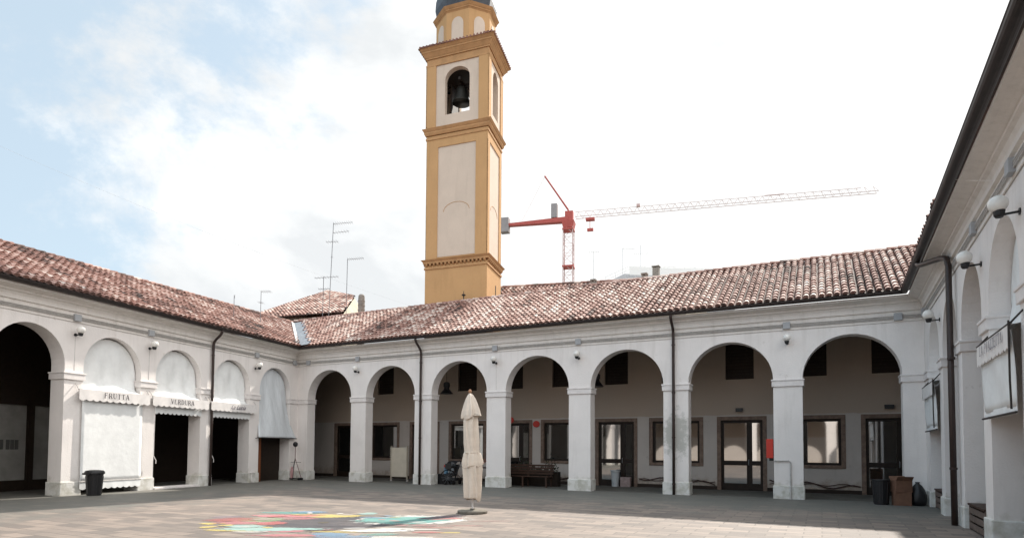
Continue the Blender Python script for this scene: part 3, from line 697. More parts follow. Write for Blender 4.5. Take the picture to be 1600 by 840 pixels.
for (o, a, i, L) in faces():
    n = int((L+.8)/.2)
    for k in range(n):
        s = -.4+(k+.5)*(L+.8)/n
        m.tube([o+a*s-i*.44+V(0, 0, 23.44), o+a*(s*.8+L*.1)+i*.3+V(0, 0, 23.78)], .06, 6)
m.build('tiled_ledge', M_TILE, tw, attr=True)
m = MB(); frustum(m, oct_pts(1.62, 1.36, 23.4), oct_pts(1.62, 1.36, 25.3)); m.build('drum', M_TO, tw)
A = oct_pts(1.62, 1.36, 0)
for k in range(8):
    a, b = A[k], A[(k+1) % 8]; d = (b-a); L = d.length; d.normalize(); nn = V(d.y, -d.x, 0)
    if (nn.dot((a+b)/2-V(TC.x, TC.y, 0))) < 0: nn = -nn
    m = MB(); q = L*.24; pts = [(q, 23.7)]+arch_pts(q, L-q, 24.55, .40, 10)+[(L-q, 23.7)]
    f = [a+d*s+nn*.03+V(0, 0, z) for s, z in pts]; bk = [a+d*s-nn*.02+V(0, 0, z) for s, z in pts]; n = len(f)
    m.mesh(f+bk, [tuple(range(n))]+[(i, (i+1) % n, n+(i+1) % n, n+i) for i in range(n)]); m.build('pale_panel', M_TC, tw)
m = MB()
for e0, z0, e1, z1 in ((.0, 25.3, .06, 25.38), (.08, 25.38, .08, 25.45), (.1, 25.45, .2, 25.58)): frustum(m, oct_pts(1.62+e0, 1.36+e0, z0), oct_pts(1.62+e1, 1.36+e1, z1))
m.build('cornice', M_TOC, tw)
m = MB(); prof = [(1.0, 25.58), (1.02, 25.8), (1.07, 26.2), (1.05, 26.7), (.95, 27.3), (.72, 28.0), (.42, 28.6), (.18, 29.1), (.08, 29.9), (.03, 31.1)]
for (r0, z0), (r1, z1) in zip(prof[:-1], prof[1:]): frustum(m, oct_pts(1.58*r0, 1.34*r0, z0), oct_pts(1.58*r1, 1.34*r1, z1))
m.build('dome', M_DOME, tw)
m = MB(); ring(m, -.3, 19.08, 19.3); m.build('belfry_floor', M_DARKW, tw)
m = MB(); ring(m, -.3, 22.3, 22.5); m.build('belfry_ceiling', M_DARKW, tw)
m = MB(); m.box(TC, TT, TD, V(0, 0, 1), -.06, .06, -TDp/2+.3, TDp/2-.3, 21.7, 21.85); m.box(TC, TT, TD, V(0, 0, 1), -TWd/2+.3, TWd/2-.3, -.08, .08, 21.82, 22.0)
for x in (-.62, .68): m.box(TC, TT, TD, V(0, 0, 1), x-.05, x+.05, -.5, .5, 19.3, 21.85)
m.build('bell_frame', M_DARKW, tw)
bell = MB(); bell.lathe(TC-TD*.35+TT*.1+V(0, 0, 20.75), [(.52, 0), (.50, .05), (.42, .22), (.34, .55), (.30, .75), (.22, .9), (.1, .95), (.06, 1.1)], 20); bell.build('bell', mat('bell_bronze', (.03, .03, .026), .5, .5, metal=.6), tw, smooth=True)
m = MB(); o, a, i, L = faces()[1]; m.box(TF+V(0, 0, 0), TD, -TT, V(0, 0, 1), 1.55, 1.66, -.005, .012, 9.95, 10.5); m.build('slit_window', M_BLACK, tw)
tw.location = (tw.location.x*.962, tw.location.y*.962, .05); tw.scale = (.962, .962, .962)

# ------------------------------------------------------------------ awnings
STRK = {  # serif capitals as strokes on a 1 x 1.4 cell: (x0,y0,x1,y1,w)
 'F': [(0.15, 0, .15, 1.4, .22), (.15, 1.34, .85, 1.34, .1), (.15, .75, .65, .75, .1), (-.05, .04, .38, .04, .08), (.82, 1.1, .82, 1.38, .07), (.63, .62, .63, .9, .07)],
 'R': [(.15, 0, .15, 1.4, .22), (.15, 1.34, .6, 1.34, .1), (.6, 1.34, .78, 1.2, .14), (.78, 1.22, .78, .92, .2), (.78, .95, .6, .72, .14), (.6, .72, .15, .72, .1), (.5, .72, .9, .02, .2), (-.05, .04, .38, .04, .08), (.75, .04, 1.05, .04, .08)],
 'U': [(.15, 1.4, .15, .35, .22), (.15, .4, .35, .06, .18), (.35, .06, .65, .06, .12), (.65, .06, .82, .35, .1), (.82, .35, .82, 1.4, .1), (-.05, 1.36, .38, 1.36, .08), (.65, 1.36, 1.0, 1.36, .08)],
 'T': [(.5, 0, .5, 1.4, .22), (0, 1.34, 1, 1.34, .1), (.28, .04, .72, .04, .08), (.02, 1.08, .02, 1.38, .07), (.98, 1.08, .98, 1.38, .07)],
 'A': [(.1, 0, .5, 1.4, .1), (.5, 1.4, .9, 0, .22), (.25, .45, .75, .45, .08), (-.05, .04, .28, .04, .08), (.7, .04, 1.08, .04, .08)],
 'V': [(.1, 1.4, .5, 0, .22), (.5, 0, .9, 1.4, .1), (-.08, 1.36, .3, 1.36, .08), (.72, 1.36, 1.05, 1.36, .08)],
 'E': [(.15, 0, .15, 1.4, .22), (.15, 1.34, .85, 1.34, .1), (.15, .75, .65, .75, .1), (.15, .06, .88, .06, .1), (.82, 1.1, .82, 1.38, .07), (.88, .04, .88, .32, .07)],
 'D': [(.15, 0, .15, 1.4, .22), (.15, 1.34, .55, 1.34, .1), (.55, 1.34, .85, 1.05, .14), (.85, 1.08, .85, .34, .22), (.85, .36, .55, .06, .14), (.55, .06, .15, .06, .1), (-.05, .04, .3, .04, .08), (-.05, 1.36, .3, 1.36, .08)],
 'L': [(.15, 0, .15, 1.4, .22), (-.05, 1.36, .38, 1.36, .08), (.0, .05, .85, .05, .1), (.85, .04, .85, .32, .07)],
 'P': [(.15, 0, .15, 1.4, .22), (.15, 1.34, .6, 1.34, .1), (.6, 1.34, .8, 1.2, .14), (.8, 1.22, .8, .88, .2), (.8, .92, .6, .68, .14), (.6, .68, .15, .68, .1), (-.05, .04, .38, .04, .08)],
 'I': [(.5, 0, .5, 1.4, .22), (.28, .04, .72, .04, .08), (.28, 1.36, .72, 1.36, .08)],
 'Z': [(.05, 1.34, .9, 1.34, .1), (.85, 1.34, .1, .06, .2), (.05, .06, .95, .06, .1), (.05, 1.1, .05, 1.38, .07), (.93, .04, .93, .3, .07)],
 ' ': []}
def letters(text, P, s_c, z_c, h, dirn=1, adv=1.25, name='lettering', m=None, parent=None):
    """P(s, z) -> point on the surface, dirn = +1 if s grows to the reader's right"""
    mb = MB(); k = h/1.4; W = (len(text)*adv-(adv-1))*k
    for i, ch in enumerate(text):
        x0 = -W/2+i*adv*k
        for (xa, ya, xb, yb, t) in STRK[ch]:
            d = Vector((xb-xa, yb-ya)); 
            if d.length == 0: continue
            d.normalize(); nrm = Vector((-d.y, d.x))*t/2
            pts = [(xa+nrm.x, ya+nrm.y), (xb+nrm.x, yb+nrm.y), (xb-nrm.x, yb-nrm.y), (xa-nrm.x, ya-nrm.y)]
            mb.face([P(s_c+dirn*(x0+px*k), z_c-h/2+py*k) for px, py in pts])
    return mb.build(name, m or M_LET, parent, recalc=False)

def cloth_grid(mb, fn, nu, nv, thick=.004):
    vs = [fn(i/nu, j/nv) for j in range(nv+1) for i in range(nu+1)]
    mb.mesh(vs, [(j*(nu+1)+i, j*(nu+1)+i+1, (j+1)*(nu+1)+i+1, (j+1)*(nu+1)+i) for j in range(nv) for i in range(nu)])
def solid(o, t=.006):
    md = o.modifiers.new('solid', 'SOLIDIFY'); md.thickness = t; md.offset = 0; return o
def valance(mb, w, s0, s1, o, z1, z0, n=12, sag=0., amp=.05, wig=.006):
    nu = n*6
    def bot(u): return z0-amp*abs(math.sin(math.pi*u*n))
    for i in range(nu):
        u0, u1 = i/nu, (i+1)/nu
        f = lambda u, z, k: w.P(s0+(s1-s0)*u, o+wig*math.sin(u*31)*k, z-sag*math.sin(math.pi*u))
        mb.face([f(u0, z1, 0), f(u1, z1, 0), f(u1, bot(u1), 1), f(u0, bot(u0), 1)])
def drape(w, s0, s1, s0b, s1b, ot, ob, zt, zb, root, mt, seed, top_arch=True, zs=ZI, bulge=.10, nu=26, nv=40, arch=None):
    """canvas hung inside an arch: its head follows the arch, its foot is straight at the awning bar"""
    rnd = random.Random(seed); ph = [rnd.uniform(0, 6.3) for _ in range(6)]
    c0 = (s0+s1)/2; hw = (s1-s0)/2
    def fn(u, v):      # v 0 bottom 1 top
        x = 2*u-1
        ztop = zs+.22+(zt-zs-.22)*math.sqrt(max(0, 1-x*x))*.995 if top_arch else zt
        z = zb+(ztop-zb)*v; 
        e = (1-v)**(22 if zb > 3 else 3)
        s = (c0+hw*x)*(1-e)+(s0b+(s1b-s0b)*u)*e
        ee = (1-v)**(12 if zb > 3 else 1.5); o = ot*(1-ee)+ob*ee
        o += bulge*(1-v)*v*1.2*math.sin(math.pi*u)+.022*math.sin(u*19+ph[0]+3*v)*(.3+v*(1-v)*3)+.03*math.sin(u*7+ph[1]+v*5)*v*(1-v)*3+.016*math.sin(u*34-v*6+ph[2])*v*(1-v)*3
        return w.P(s, o, z)
    m = MB(); cloth_grid(m, fn, nu, nv); o = m.build('canvas', mt, root, recalc=False, smooth=True); solid(o); return o
def frame_rods(mb, w, s, o1, z1, o0=0., z0=None):
    mb.tube([w.P(s, .0, z0), w.P(s, o1, z1)], .016, 6)

def left_awning(k, label, text, style):
    a, b, _ = opsL[k]
    o = .16; z = 3.40
    root = thing('awning', label, 'awning', LW.P((a+b)/2, 0, 0), 'awnings hung in the arches of the left wing')
    drape(LW, a+.02, b-.02, a-.10, b+.16, -.26, o, ZC-.04, z, root, M_CANV, k*7+1, bulge=.0)
    m = MB(); m.tube([LW.P(a-.26, o, z), LW.P(b+.26, o, z)], .022, 8)
    m.tube([LW.P(a-.24, .01, 3.6), LW.P(a-.24, o, z)], .014, 6); m.tube([LW.P(b+.24, .01, 3.6), LW.P(b+.24, o, z)], .014, 6)
    m.build('awning_arm', M_COND, root)
    # side wing of canvas, small triangle shadow gap
    m = MB(); valance(m, LW, a-.24, b+.24, o+.025, z+.03, z-.30, 11); v = solid(m.build('valance', M_VAL, root, weld=True), .008)
    Pt = lambda s, zz: LW.P(s, o+.045, zz)
    if style == 'serif': letters(text, Pt, (a+b)/2-.0, z-.125, .175, -1, parent=v, m=M_LET)
    else: letters_script(v, (a+b)/2-.15, z-.14, .15)
    return root
def letters_script(parent, s_c, z_c, h):
    c = bpy.data.curves.new('script', 'FONT'); c.body = 'La Lucia'; c.size = h*1.7; c.shear = .55; c.align_x = 'CENTER'; c.align_y = 'CENTER'; c.offset = .002
    t = bpy.data.objects.new('t', c); COL.objects.link(t); bpy.context.view_layer.update()
    me = bpy.data.meshes.new_from_object(t.evaluated_get(bpy.context.evaluated_depsgraph_get())); bpy.data.objects.remove(t)
    org = parent_world(parent)
    for vv in me.vertices: p = LW.P(s_c-vv.co.x, .208, z_c+vv.co.y)-org; vv.co = p
    me.materials.append(M_LET2); o = bpy.data.objects.new('lettering', me); COL.objects.link(o); o.parent = parent; return o

aw = left_awning(3, 'white awning lettered FRUTTA with its canvas blind let down to the ground', 'FRUTTA', 'serif')
a, b, _ = opsL[3]
m = MB()
cloth_grid(m, lambda u, v: LW.P(b+.05-(b-a+.10)*u, .06+.012*math.sin(u*5+2)*(1-v), .40+2.75*v), 20, 16); solid(m.build('blind', M_CANV, aw, recalc=False, smooth=True))
m = MB(); valance(m, LW, a-.05, b+.05, .07, .42, .20, 10, amp=.045); solid(m.build('blind_hem', M_CANV, aw, weld=True), .006)
m = MB(); m.tube([LW.P(a-.06, .07, .42), LW.P(b+.06, .07, .42)], .02, 6); m.build('blind_bar', M_COND, aw)
for k, lab, tx, st in ((2, 'white awning lettered VERDURA over a dark open arch', 'VERDURA', 'serif'), (1, 'white awning with faded slanted script, between the downpipe and the grey-blue tarpaulin', '', 'script')):
    aw = left_awning(k, lab, tx, st); a, b, _ = opsL[k]
    m = MB(); valance(m, LW, a-.03, b+.03, .02, 3.1, 2.84, 11, amp=.06); solid(m.build('inner_valance', M_CANV, aw, weld=True), .006)
    m = MB(); s = b+.10; m.tube([LW.P(s, .16, 3.3), LW.P(s, .13, 3.0), LW.P(s, .12, 2.0), LW.P(s, .12, 1.25), LW.P(s-.06, .14, 1.12), LW.P(s-.10, .13, 1.08), LW.P(s-.10, .13, .95)], .014, 6); m.build('crank', M_TRIM, aw)
root = thing('tarpaulin', 'grey-blue tarpaulin hanging in the arch nearest the corner, half way down', 'awning', LW.P(1.6, 0, 0))
a, b, _ = opsL[0]
drape(LW, a+.02, b-.02, a-.30, b+.16, -.26, .14, ZC-.04, 2.02, root, M_CANVB, 3, bulge=-.03)
m = MB(); m.tube([LW.P(a-.34, .15, 2.0), LW.P(b+.26, .15, 2.0)], .022, 6); m.tube([LW.P(b+.2, 0, 1.98), LW.P(b+.2, .15, 2.0)], .016, 6); m.tube([LW.P(a-.3, .0, 2.02), LW.P(a-.3, .15, 2.0)], .016, 6); m.build('awning_arm', M_GUT, root)

def right_awning(s0, s1, label, text, near_arm=True, group='awnings on the right wing'):
    root = thing('awning', label, 'awning', RW.P((s0+s1)/2, 0, 0), group)
    drape(RW, s0+.03, s1-.03, s0-.06, s1+.06, -.30, .13, ZC-.04, 3.42, root, M_CANV, int(s0*3)+2, bulge=.02)
    m = MB(); valance(m, RW, s0-.10, s1+.14, .16, 3.43, 3.10, 14, amp=.045); v = solid(m.build('valance', M_VAL, root, weld=True), .008)
    if text: letters(text, lambda s, z: RW.P(s, .185, z), (s0+s1)/2+.02, 3.29, .165, 1, adv=1.16, parent=v, m=M_LET2)
    m = MB(); cloth_grid(m, lambda u, q: RW.P(s0-.05+(s1-s0+.1)*u, .07+.012*math.sin(u*9+q*4)+.05*q, 2.25+1.1*q), 18, 8); solid(m.build('blind', M_CANV, root, recalc=False, smooth=True))
    m = MB(); valance(m, RW, s0-.05, s1+.05, .075, 2.28, 2.19, 18, amp=.05); solid(m.build('blind_hem', M_CANV, root, weld=True))
    m = MB(); m.tube([RW.P(s0-.12, .15, 3.42), RW.P(s1+.17, .15, 3.42)], .022, 6)
    for s in (s0-.1, s1+.15): m.tube([RW.P(s, 0.0, 3.6), RW.P(s, .15, 3.42)], .014, 6)
    m.tube([RW.P(s0-.10, .1, 2.16), RW.P(s1+.12, .1, 2.16)], .018, 6)
    m.tube([RW.P(s1+.16, .17, 3.46), RW.P(s1+.16, .17, 2.6), RW.P(s1+.16, .16, 2.2)], .015, 6); m.build('awning_arm', M_GUT, root); return root
right_awning(8.934, 11.0, 'grey-white awning lettered LA PIAZZETTA at the right edge', 'LA PIAZZETTA')
right_awning(.85, 2.971, 'small grey-white awning in the arch next to the inner corner of the right wing', '')

# ------------------------------------------------------------------ wall lamps with globes
def make_lamp():
    t = thing('wall_lamp', 'x', 'lamp', (0, 0, 0), 'globe lamps on the arcade pillars')
    m = MB(); m.tube([(0, 0, 0), (0, -.02, 0)], .05, 10); m.tube([(0, -.01, 0), (0, -.24, -.015)], .018, 8); m.lathe(V(0, -.24, -.05), [(.045, 0), (.065, .03), (.075, .10), (.05, .11)], 14); m.build('bracket', M_BLACK, t)
    m = MB(); m.lathe(V(0, -.25, .15), [(.125*math.sin(math.pi*k/12)+.001, -.125*math.cos(math.pi*k/12)) for k in range(13)], 20); m.build('globe', M_GLOBE, t, smooth=True)
    return t
L0 = make_lamp(); lamps = []
spots = [(BW, 3.87, 5.10, 'globe lamp on the pillar between the first and second arch of the back wing'),
 (BW, 11.18, 5.10, 'globe lamp right above the closed parasol on the back wing'),
 (BW, 14.80, 5.08, 'globe lamp on the back wing, above the pillar right of the slatted bench'),
 (BW, 22.13, 5.13, 'globe lamp on the back wing, above the pillar with the red box'),
 (LW, 2.98, 5.10, 'globe lamp on the left wing beside the grey-blue tarpaulin'),
 (LW, 8.38, 5.15, 'globe lamp on the left wing between FRUTTA and VERDURA'),
 (LW, 11.10, 5.16, 'globe lamp on the left wing beside the big open arch'),
 (RW, 3.25, 4.96, 'farthest globe lamp on the right wing, by the inner corner'),
 (RW, 8.45, 4.98, 'globe lamp on the right wing just past the bend of the downpipe'),
 (RW, 11.15, 5.0, 'largest and nearest globe lamp on the right wing')]
for i, (w, s, z, lab) in enumerate(spots):
    rz = math.atan2(w.n.x, -w.n.y); loc = w.P(s, .0, z)
    if i == 0: L0.location = loc; L0.rotation_euler = (0, 0, rz); L0['label'] = lab
    else: dup(L0, loc, rz, lab)

# ------------------------------------------------------------------ hanging bell lamps in the arcade
def make_hang():
    t = thing('hanging_lamp', 'x', 'lamp', (0, 0, 0), 'bell lamps hanging in the back arcade')
    m = MB(); m.tube([(0, 0, .55), (0, 0, 1.4)], .012, 6); m.build('rod', M_BLACK, t)
    m = MB(); m.lathe(V(0, 0, 0), [(.30, 0), (.29, .03), (.20, .14), (.13, .22), (.12, .30)], 20); m.lathe(V(0, 0, .30), [(.12, 0), (.15, .05), (.15, .2), (.08, .26)], 16); m.build('shade', M_BLACK, t, smooth=False); return t
H = make_hang(); H.location = BW.P(7.58, -1.8, 4.10); H['label'] = 'black bell lamp hanging left of the parasol top in the back arcade'
dup(H, BW.P(14.89, -1.8, 4.14), 0, 'black bell lamp hanging behind the pillar in the middle of the back arcade')

# ------------------------------------------------------------------ parasol
px, py = -.98, 15.05
par = thing('parasol', 'closed cream parasol on a round concrete foot in the sun of the yard', 'parasol', (px, py, 0))
m = MB(); m.lathe(V(px+.02, py, 0), [(.36, 0), (.37, .02), (.37, .06), (.34, .085), (.06, .09), (.06, .12)], 28); m.build('foot', mat('concrete_foot', (.20, .18, .15), .85, .2, noise=.3, nscale=9), par, bevel=0)
m = MB(); m.tube([(px+.03, py, .08), (px-.02, py, 1.5), (px-.07, py, 2.98)], .025, 10); m.build('pole', M_TRIM, par)
m = MB(); m.lathe(V(px-.07, py, 2.95), [(.025, 0), (.03, .02), (.045, .05), (.03, .09), (.01, .10)], 10); m.build('finial', mat('finial_wood', (.35, .18, .1), .6, .3), par)
M_CRM = mat('cream_cloth', (.72, .63, .54), .9, .1, noise=.14, nscale=5, bump=.3, bscale=10)
prof = [(.19, .34), (.215, .38), (.22, .6), (.215, .85), (.225, 1.1), (.21, 1.3), (.185, 1.42), (.17, 1.50), (.172, 1.58), (.185, 1.75), (.185, 2.0), (.18, 2.25), (.16, 2.42), (.14, 2.5)]
def cloth_lathe(prof, n, c, fold, seed, ax=.07/2.9):
    m = MB(); rnd = random.Random(seed); ph = [rnd.uniform(0, 6) for _ in range(6)]; vs = []; P2 = []
    for (r0, z0), (r1, z1) in zip(prof[:-1], prof[1:]):
        for q in range(4): P2.append((r0+(r1-r0)*q/4, z0+(z1-z0)*q/4))
    P2.append(prof[-1])
    for j, (r, z) in enumerate(P2):
        for i in range(n):
            a = 2*math.pi*i/n; tw_ = a+.25*math.sin(z*1.7+ph[4])
            f = 1-abs(math.sin(3.5*tw_+ph[0]))*.9+.35*math.sin(5*tw_+ph[1]-z*1.3)+.22*math.sin(11*tw_+ph[2]+z*3)
            rr = .9*r*(1+fold*f-fold*.3+.07*math.sin(a+ph[3]+z*1.5))
            dz = -.05*math.cos(a+ph[5])+.03*math.sin(3.5*tw_+ph[0]) if j < 3 else 0
            vs.append((c[0]-ax*z+rr*math.cos(a)+.012*math.sin(z*3.1+ph[2]), c[1]+rr*math.sin(a)*.9, z+dz))
    m.mesh(vs, [(j*n+i, j*n+(i+1) % n, (j+1)*n+(i+1) % n, (j+1)*n+i) for j in range(len(P2)-1) for i in range(n)]); return m
m = cloth_lathe(prof, 96, (px+.02, py), .26, 5); can = m.build('canopy', M_CRM, par, smooth=True, recalc=True)
m = cloth_lathe([(.225, 2.36), (.23, 2.40), (.205, 2.52), (.165, 2.66), (.12, 2.80), (.065, 2.91), (.02, 2.95)], 96, (px+.02, py), .32, 9); m.build('cap_flap', M_CRM, can, smooth=True)
m = cloth_lathe([(.232, 1.18), (.236, 1.24), (.222, 1.34), (.20, 1.44), (.178, 1.49)], 96, (px+.02, py), .30, 12); m.build('tied_fold', M_CRM, can, smooth=True)
m = MB(); m.lathe(V(px-.015, py, 1.475), [(.18, 0), (.185, .02), (.18, .04)], 20); m.build('tie_strap', M_CRM, can)

# ------------------------------------------------------------------ bin, boxes, bench and small things
def bin_(loc, h, r, label, lid=True):
    t = thing('waste_bin', label, 'bin', loc); c = Vector(loc)
    m = MB(); m.lathe(c, [(r*.78, 0), (r*.80, .02), (r*.96, h*.8), (r, h*.82), (r, h*.86), (r*.9, h*.86)], 20)
    for k in range(10):
        a = 2*math.pi*k/10; m.tube([c+V(r*.79*math.cos(a), r*.79*math.sin(a), .03), c+V(r*.955*math.cos(a), r*.955*math.sin(a), h*.78)], .012, 5)
    m.build('bin_body', M_PLAST, t, smooth=False)
    if lid:
        m = MB(); m.lathe(c+V(0, 0, h*.86), [(r*1.10, 0), (r*1.14, .02), (r*1.12, .06), (r*.98, .11), (r*.5, .13), (.02, .135)], 20)
        m.box(c+V(0, 0, h*.86), V(.94, -.34, 0), V(.34, .94, 0), V(0, 0, 1), -r*.5, r*.5, -r*1.26, -r*1.05, -.02, .04); m.build('lid', M_PLAST, t)
    return t
bin_((-13.42, 19.62, 0), .80, .25, 'black plastic bin with lid in front of the FRUTTA blind')
bin_((11.05, 18.25, 0), .86, .24, 'round dark bin beside the cardboard boxes in the right corner', lid=False)
def carton(c, sx, sy, sz, rz, label, name='cardboard_box', open_=False):
    t = thing(name, label, 'box', c, 'cardboard boxes in the right corner'); u = V(math.cos(rz), math.sin(rz), 0); v = V(-math.sin(rz), math.cos(rz), 0); c = Vector(c)
    m = MB(); th = .008
    for q in ((-sx/2, sx/2, -sy/2, -sy/2+th), (-sx/2, sx/2, sy/2-th, sy/2), (-sx/2, -sx/2+th, -sy/2+th, sy/2-th), (sx/2-th, sx/2, -sy/2+th, sy/2-th)): m.box(c, u, v, V(0, 0, 1), q[0], q[1], q[2], q[3], 0, sz)
    m.box(c, u, v, V(0, 0, 1), -sx/2+th, sx/2-th, -sy/2+th, sy/2-th, 0.001, th)
    m.build('box_body', M_CARD, t)
    if open_:
        for sg in (-1, 1):
            m = MB(); a = c+v*sg*sy/2+V(0, 0, sz); m.mesh([a-u*sx/2, a+u*sx/2, a+u*sx/2+v*sg*.10+V(0, 0, .12), a-u*sx/2+v*sg*.10+V(0, 0, .12)], [(0, 1, 2, 3)]); solid(m.build('flap', M_CARD, t), .006)
    else:
        m = MB(); m.box(c, u, v, V(0, 0, 1), -sx/2, sx/2, -sy/2, sy/2, sz, sz+.006); m.build('flap', M_CARD, t)
    return t
carton((11.50, 18.0, 0), .44, .34, .38, -.35, 'lower closed cardboard box of the two in the right corner')
carton((11.50, 18.0, .39), .44, .36, .34, -.15, 'upper cardboard box with its flaps up, stacked in the right corner', open_=True)
# dark sack
t = thing('rubbish_sack', 'dark full rubbish sack leaning against the corner pillar', 'sack', (11.98, 18.0, 0))
m = MB(); vs = []; nn, mmx = 18, 9; rnd = random.Random(4)
for j, (r, z) in enumerate([(.15, 0), (.22, .05), (.24, .16), (.22, .32), (.18, .46), (.11, .58), (.05, .64), (.06, .69), (.02, .68)]):
    for i in range(nn):
        a = 2*math.pi*i/nn; rr = r*(1+.08*math.sin(5*a+j)+rnd.uniform(-.04, .04)); vs.append((11.98+rr*math.cos(a), 18.0+rr*math.sin(a), z))
m.mesh(vs, [(j*nn+i, j*nn+(i+1) % nn, (j+1)*nn+(i+1) % nn, (j+1)*nn+i) for j in range(8) for i in range(nn)]+[tuple(range(nn))]); m.build('sack_body', M_PLAST, t, smooth=True)

# red box on the side of the sixth pillar
t = thing('hose_cabinet', 'red metal box fixed to the left side of the pillar with the pipe', 'box', BW.P(21.66, -.24, 1.33))
m = MB(); wbox(m, BW, 21.45, 21.665, -.40, -.08, 1.33, 1.97); m.build('cabinet_body', M_RED, t, bevel=.01)
m = MB(); wbox(m, BW, 21.53, 21.66, -.3, -.18, 1.24, 1.328); m.build('valve', M_BLACK, t)
# bench with planter leaves
t = thing('bench', 'dark slatted wooden bench under the shop window, plants behind it', 'bench', BW.P(12.2, -1.3, 0))
m = MB()
for k in range(5): wbox(m, BW, 10.85, 13.2, -.80-.10*k, -.88-.10*k+.02, .43, .46)
m.build('seat', M_BENCH, t)
m = MB()
for k in range(4): wbox(m, BW, 10.85, 13.2, -1.32-.03*k, -1.29-.03*k, .52+.11*k, .60+.11*k)
m.build('backrest', M_BENCH, t)
for s in (10.95, 12.02, 13.08):
    m = MB(); wbox(m, BW, s-.03, s+.03, -.86, -.80, 0, .43); wbox(m, BW, s-.03, s+.03, -1.38, -1.32, 0, .95); wbox(m, BW, s-.03, s+.03, -1.32, -.86, .37, .43); m.build('leg', M_BENCH, t)
t = thing('planter', 'long low trough of dark bushy plants behind the slatted bench', 'planter', BW.P(12.2, -1.7, 0))
m = MB(); wbox(m, BW, 10.9, 13.25, -1.95, -1.6, 0, .62); m.build('trough', M_DARKW, t)
m = MB(); rnd = random.Random(9)
for k in range(420):
    s = rnd.uniform(10.95, 13.2); h = .62+abs(rnd.gauss(0, .16))*(1+.6*math.sin(s*5)); c = BW.P(s, -1.78+rnd.gauss(0, .1), h); d = V(rnd.uniform(-1, 1), rnd.uniform(-1, 1), rnd.uniform(-.3, 1)).normalized()*.09; e = d.orthogonal().normalized()*.035
    m.face([c-e*.2, c+d*.5+e, c+d, c+d*.5-e])
m.build('foliage', M_LEAF, t, recalc=False)
# things in the arcade by the second downpipe
t = thing('folding_screen', 'cream folding panel on castors standing left of the first downpipe of the back wing', 'screen', BW.P(5.3, -1.3, 0))
m = MB(); wbox(m, BW, 4.85, 5.72, -1.33, -1.27, .22, 1.60); m.build('panel', mat('cream_panel', (.50, .45, .37), .8, .2, noise=.1), t, bevel=.01)
m = MB()
for s, h0 in ((4.83, 4.75), (5.76, 5.78)):
    m = MB(); wbox(m, BW, s-.02, s+.02, -1.34, -1.26, .08, 1.68)
    for k in range(14): wbox(m, BW, h0, h0+.06, -1.34, -1.28, .3+.095*k, .34+.095*k)
    m.build('side_post', mat('cream_frame', (.36, .32, .26), .7, .2), t)
for s in (4.83, 5.76):
    m = MB(); m.lathe(BW.P(s, -1.30, .0), [(.03, 0), (.045, .02), (.045, .07), (.02, .09)], 10); m.build('castor', M_COND, t)
t = thing('storage_box', 'low dark box at the foot of the pillar with the first downpipe', 'box', BW.P(8.0, -.75, 0))
m = MB(); wbox(m, BW, 7.78, 8.5, -.95, -.60, 0, .42); m.build('box_body', M_BLACK, t, bevel=.01); m = MB(); wbox(m, BW, 7.76, 8.52, -.97, -.58, .421, .45); m.build('lid', M_BLACK, t)
t = thing('gas_bottle', 'small blue bottle with a red cap standing on the low dark box', 'bottle', BW.P(8.32, -.75, .45))
c = BW.P(8.32, -.75, .45)
m = MB(); m.lathe(c, [(.10, 0), (.12, .02), (.12, .28), (.11, .30)], 18); m.build('bottle_body', mat('pale_blue', (.13, .28, .42), .5, .4), t)
m = MB(); m.lathe(c+V(0, 0, .30), [(.13, 0), (.13, .09), (.06, .12), (.05, .14)], 18); m.build('cap', M_RED, t)
# bicycle
def ring_pts(c, u, v, r, n=24): return [c+u*(r*math.cos(2*math.pi*k/n))+v*(r*math.sin(2*math.pi*k/n)) for k in range(n+1)]
t = thing('bicycle', 'dark bicycle parked in shade under the arch behind the parasol', 'bicycle', BW.P(9.0, -.5, 0))
U = (BW.s*.8-BW.n*.6).normalized(); Z = V(0, 0, 1); C0 = BW.P(8.65, -.35, 0)
M_RUB = mat('rubber', (.01, .01, .01), .8, .2)
for d in (0, 1.02):
    m = MB(); m.tube(ring_pts(C0+U*d+Z*.33, U, Z, .32), .026, 6, False); wl = m.build('wheel', M_RUB, t)
    m = MB()
    for k in range(12): a = 2*math.pi*k/12; m.tube([C0+U*d+Z*.33, C0+U*d+Z*.33+(U*math.cos(a)+Z*math.sin(a))*.31], .003, 4)
    m.build('spokes', M_ZINC, wl)
m = MB(); A = C0+Z*.33; B_ = C0+U*1.02+Z*.33; bb = C0+U*.58+Z*.28; st = C0+U*.72+Z*.78; hd = C0+U*.16+Z*.80; hd2 = C0+U*.20+Z*.62
for q in ((A, hd), (hd2, bb), (hd, st), (bb, st), (bb, B_), (st, B_)): m.tube(q, .016, 6)
m.build('frame', M_BLACK, t)
X = Z.cross(U)
m = MB(); m.tube([hd+Z*.14-X*.27-U*-.08, hd+Z*.16-X*.12, hd+Z*.16+X*.12, hd+Z*.14+X*.27], .013, 6); m.tube([hd, hd+Z*.16], .014, 6); m.build('handlebar', M_ZINC, t)
m = MB(); c = st+Z*.12; m.hexa([c-U*.12-X*.03, c+U*.14-X*.08, c+U*.14+X*.08, c-U*.12+X*.03, c-U*.12-X*.02+Z*.05, c+U*.14-X*.07+Z*.06, c+U*.14+X*.07+Z*.06, c-U*.12+X*.02+Z*.05]); m.tube([st, c], .013, 6); m.build('saddle', M_BLACK, t, bevel=.01)
m = MB(); c = hd-U*.16+Z*.0; m.box(c, U, X, Z, -.13, .13, -.16, .16, -.12, .12); m.build('basket', M_BLACK, t)
t = thing('pushchair', 'black folded-hood pushchair parked by the low dark box left of the parasol', 'pushchair', BW.P(8.62, -.25, 0))
c = BW.P(8.66, -.62, 0)
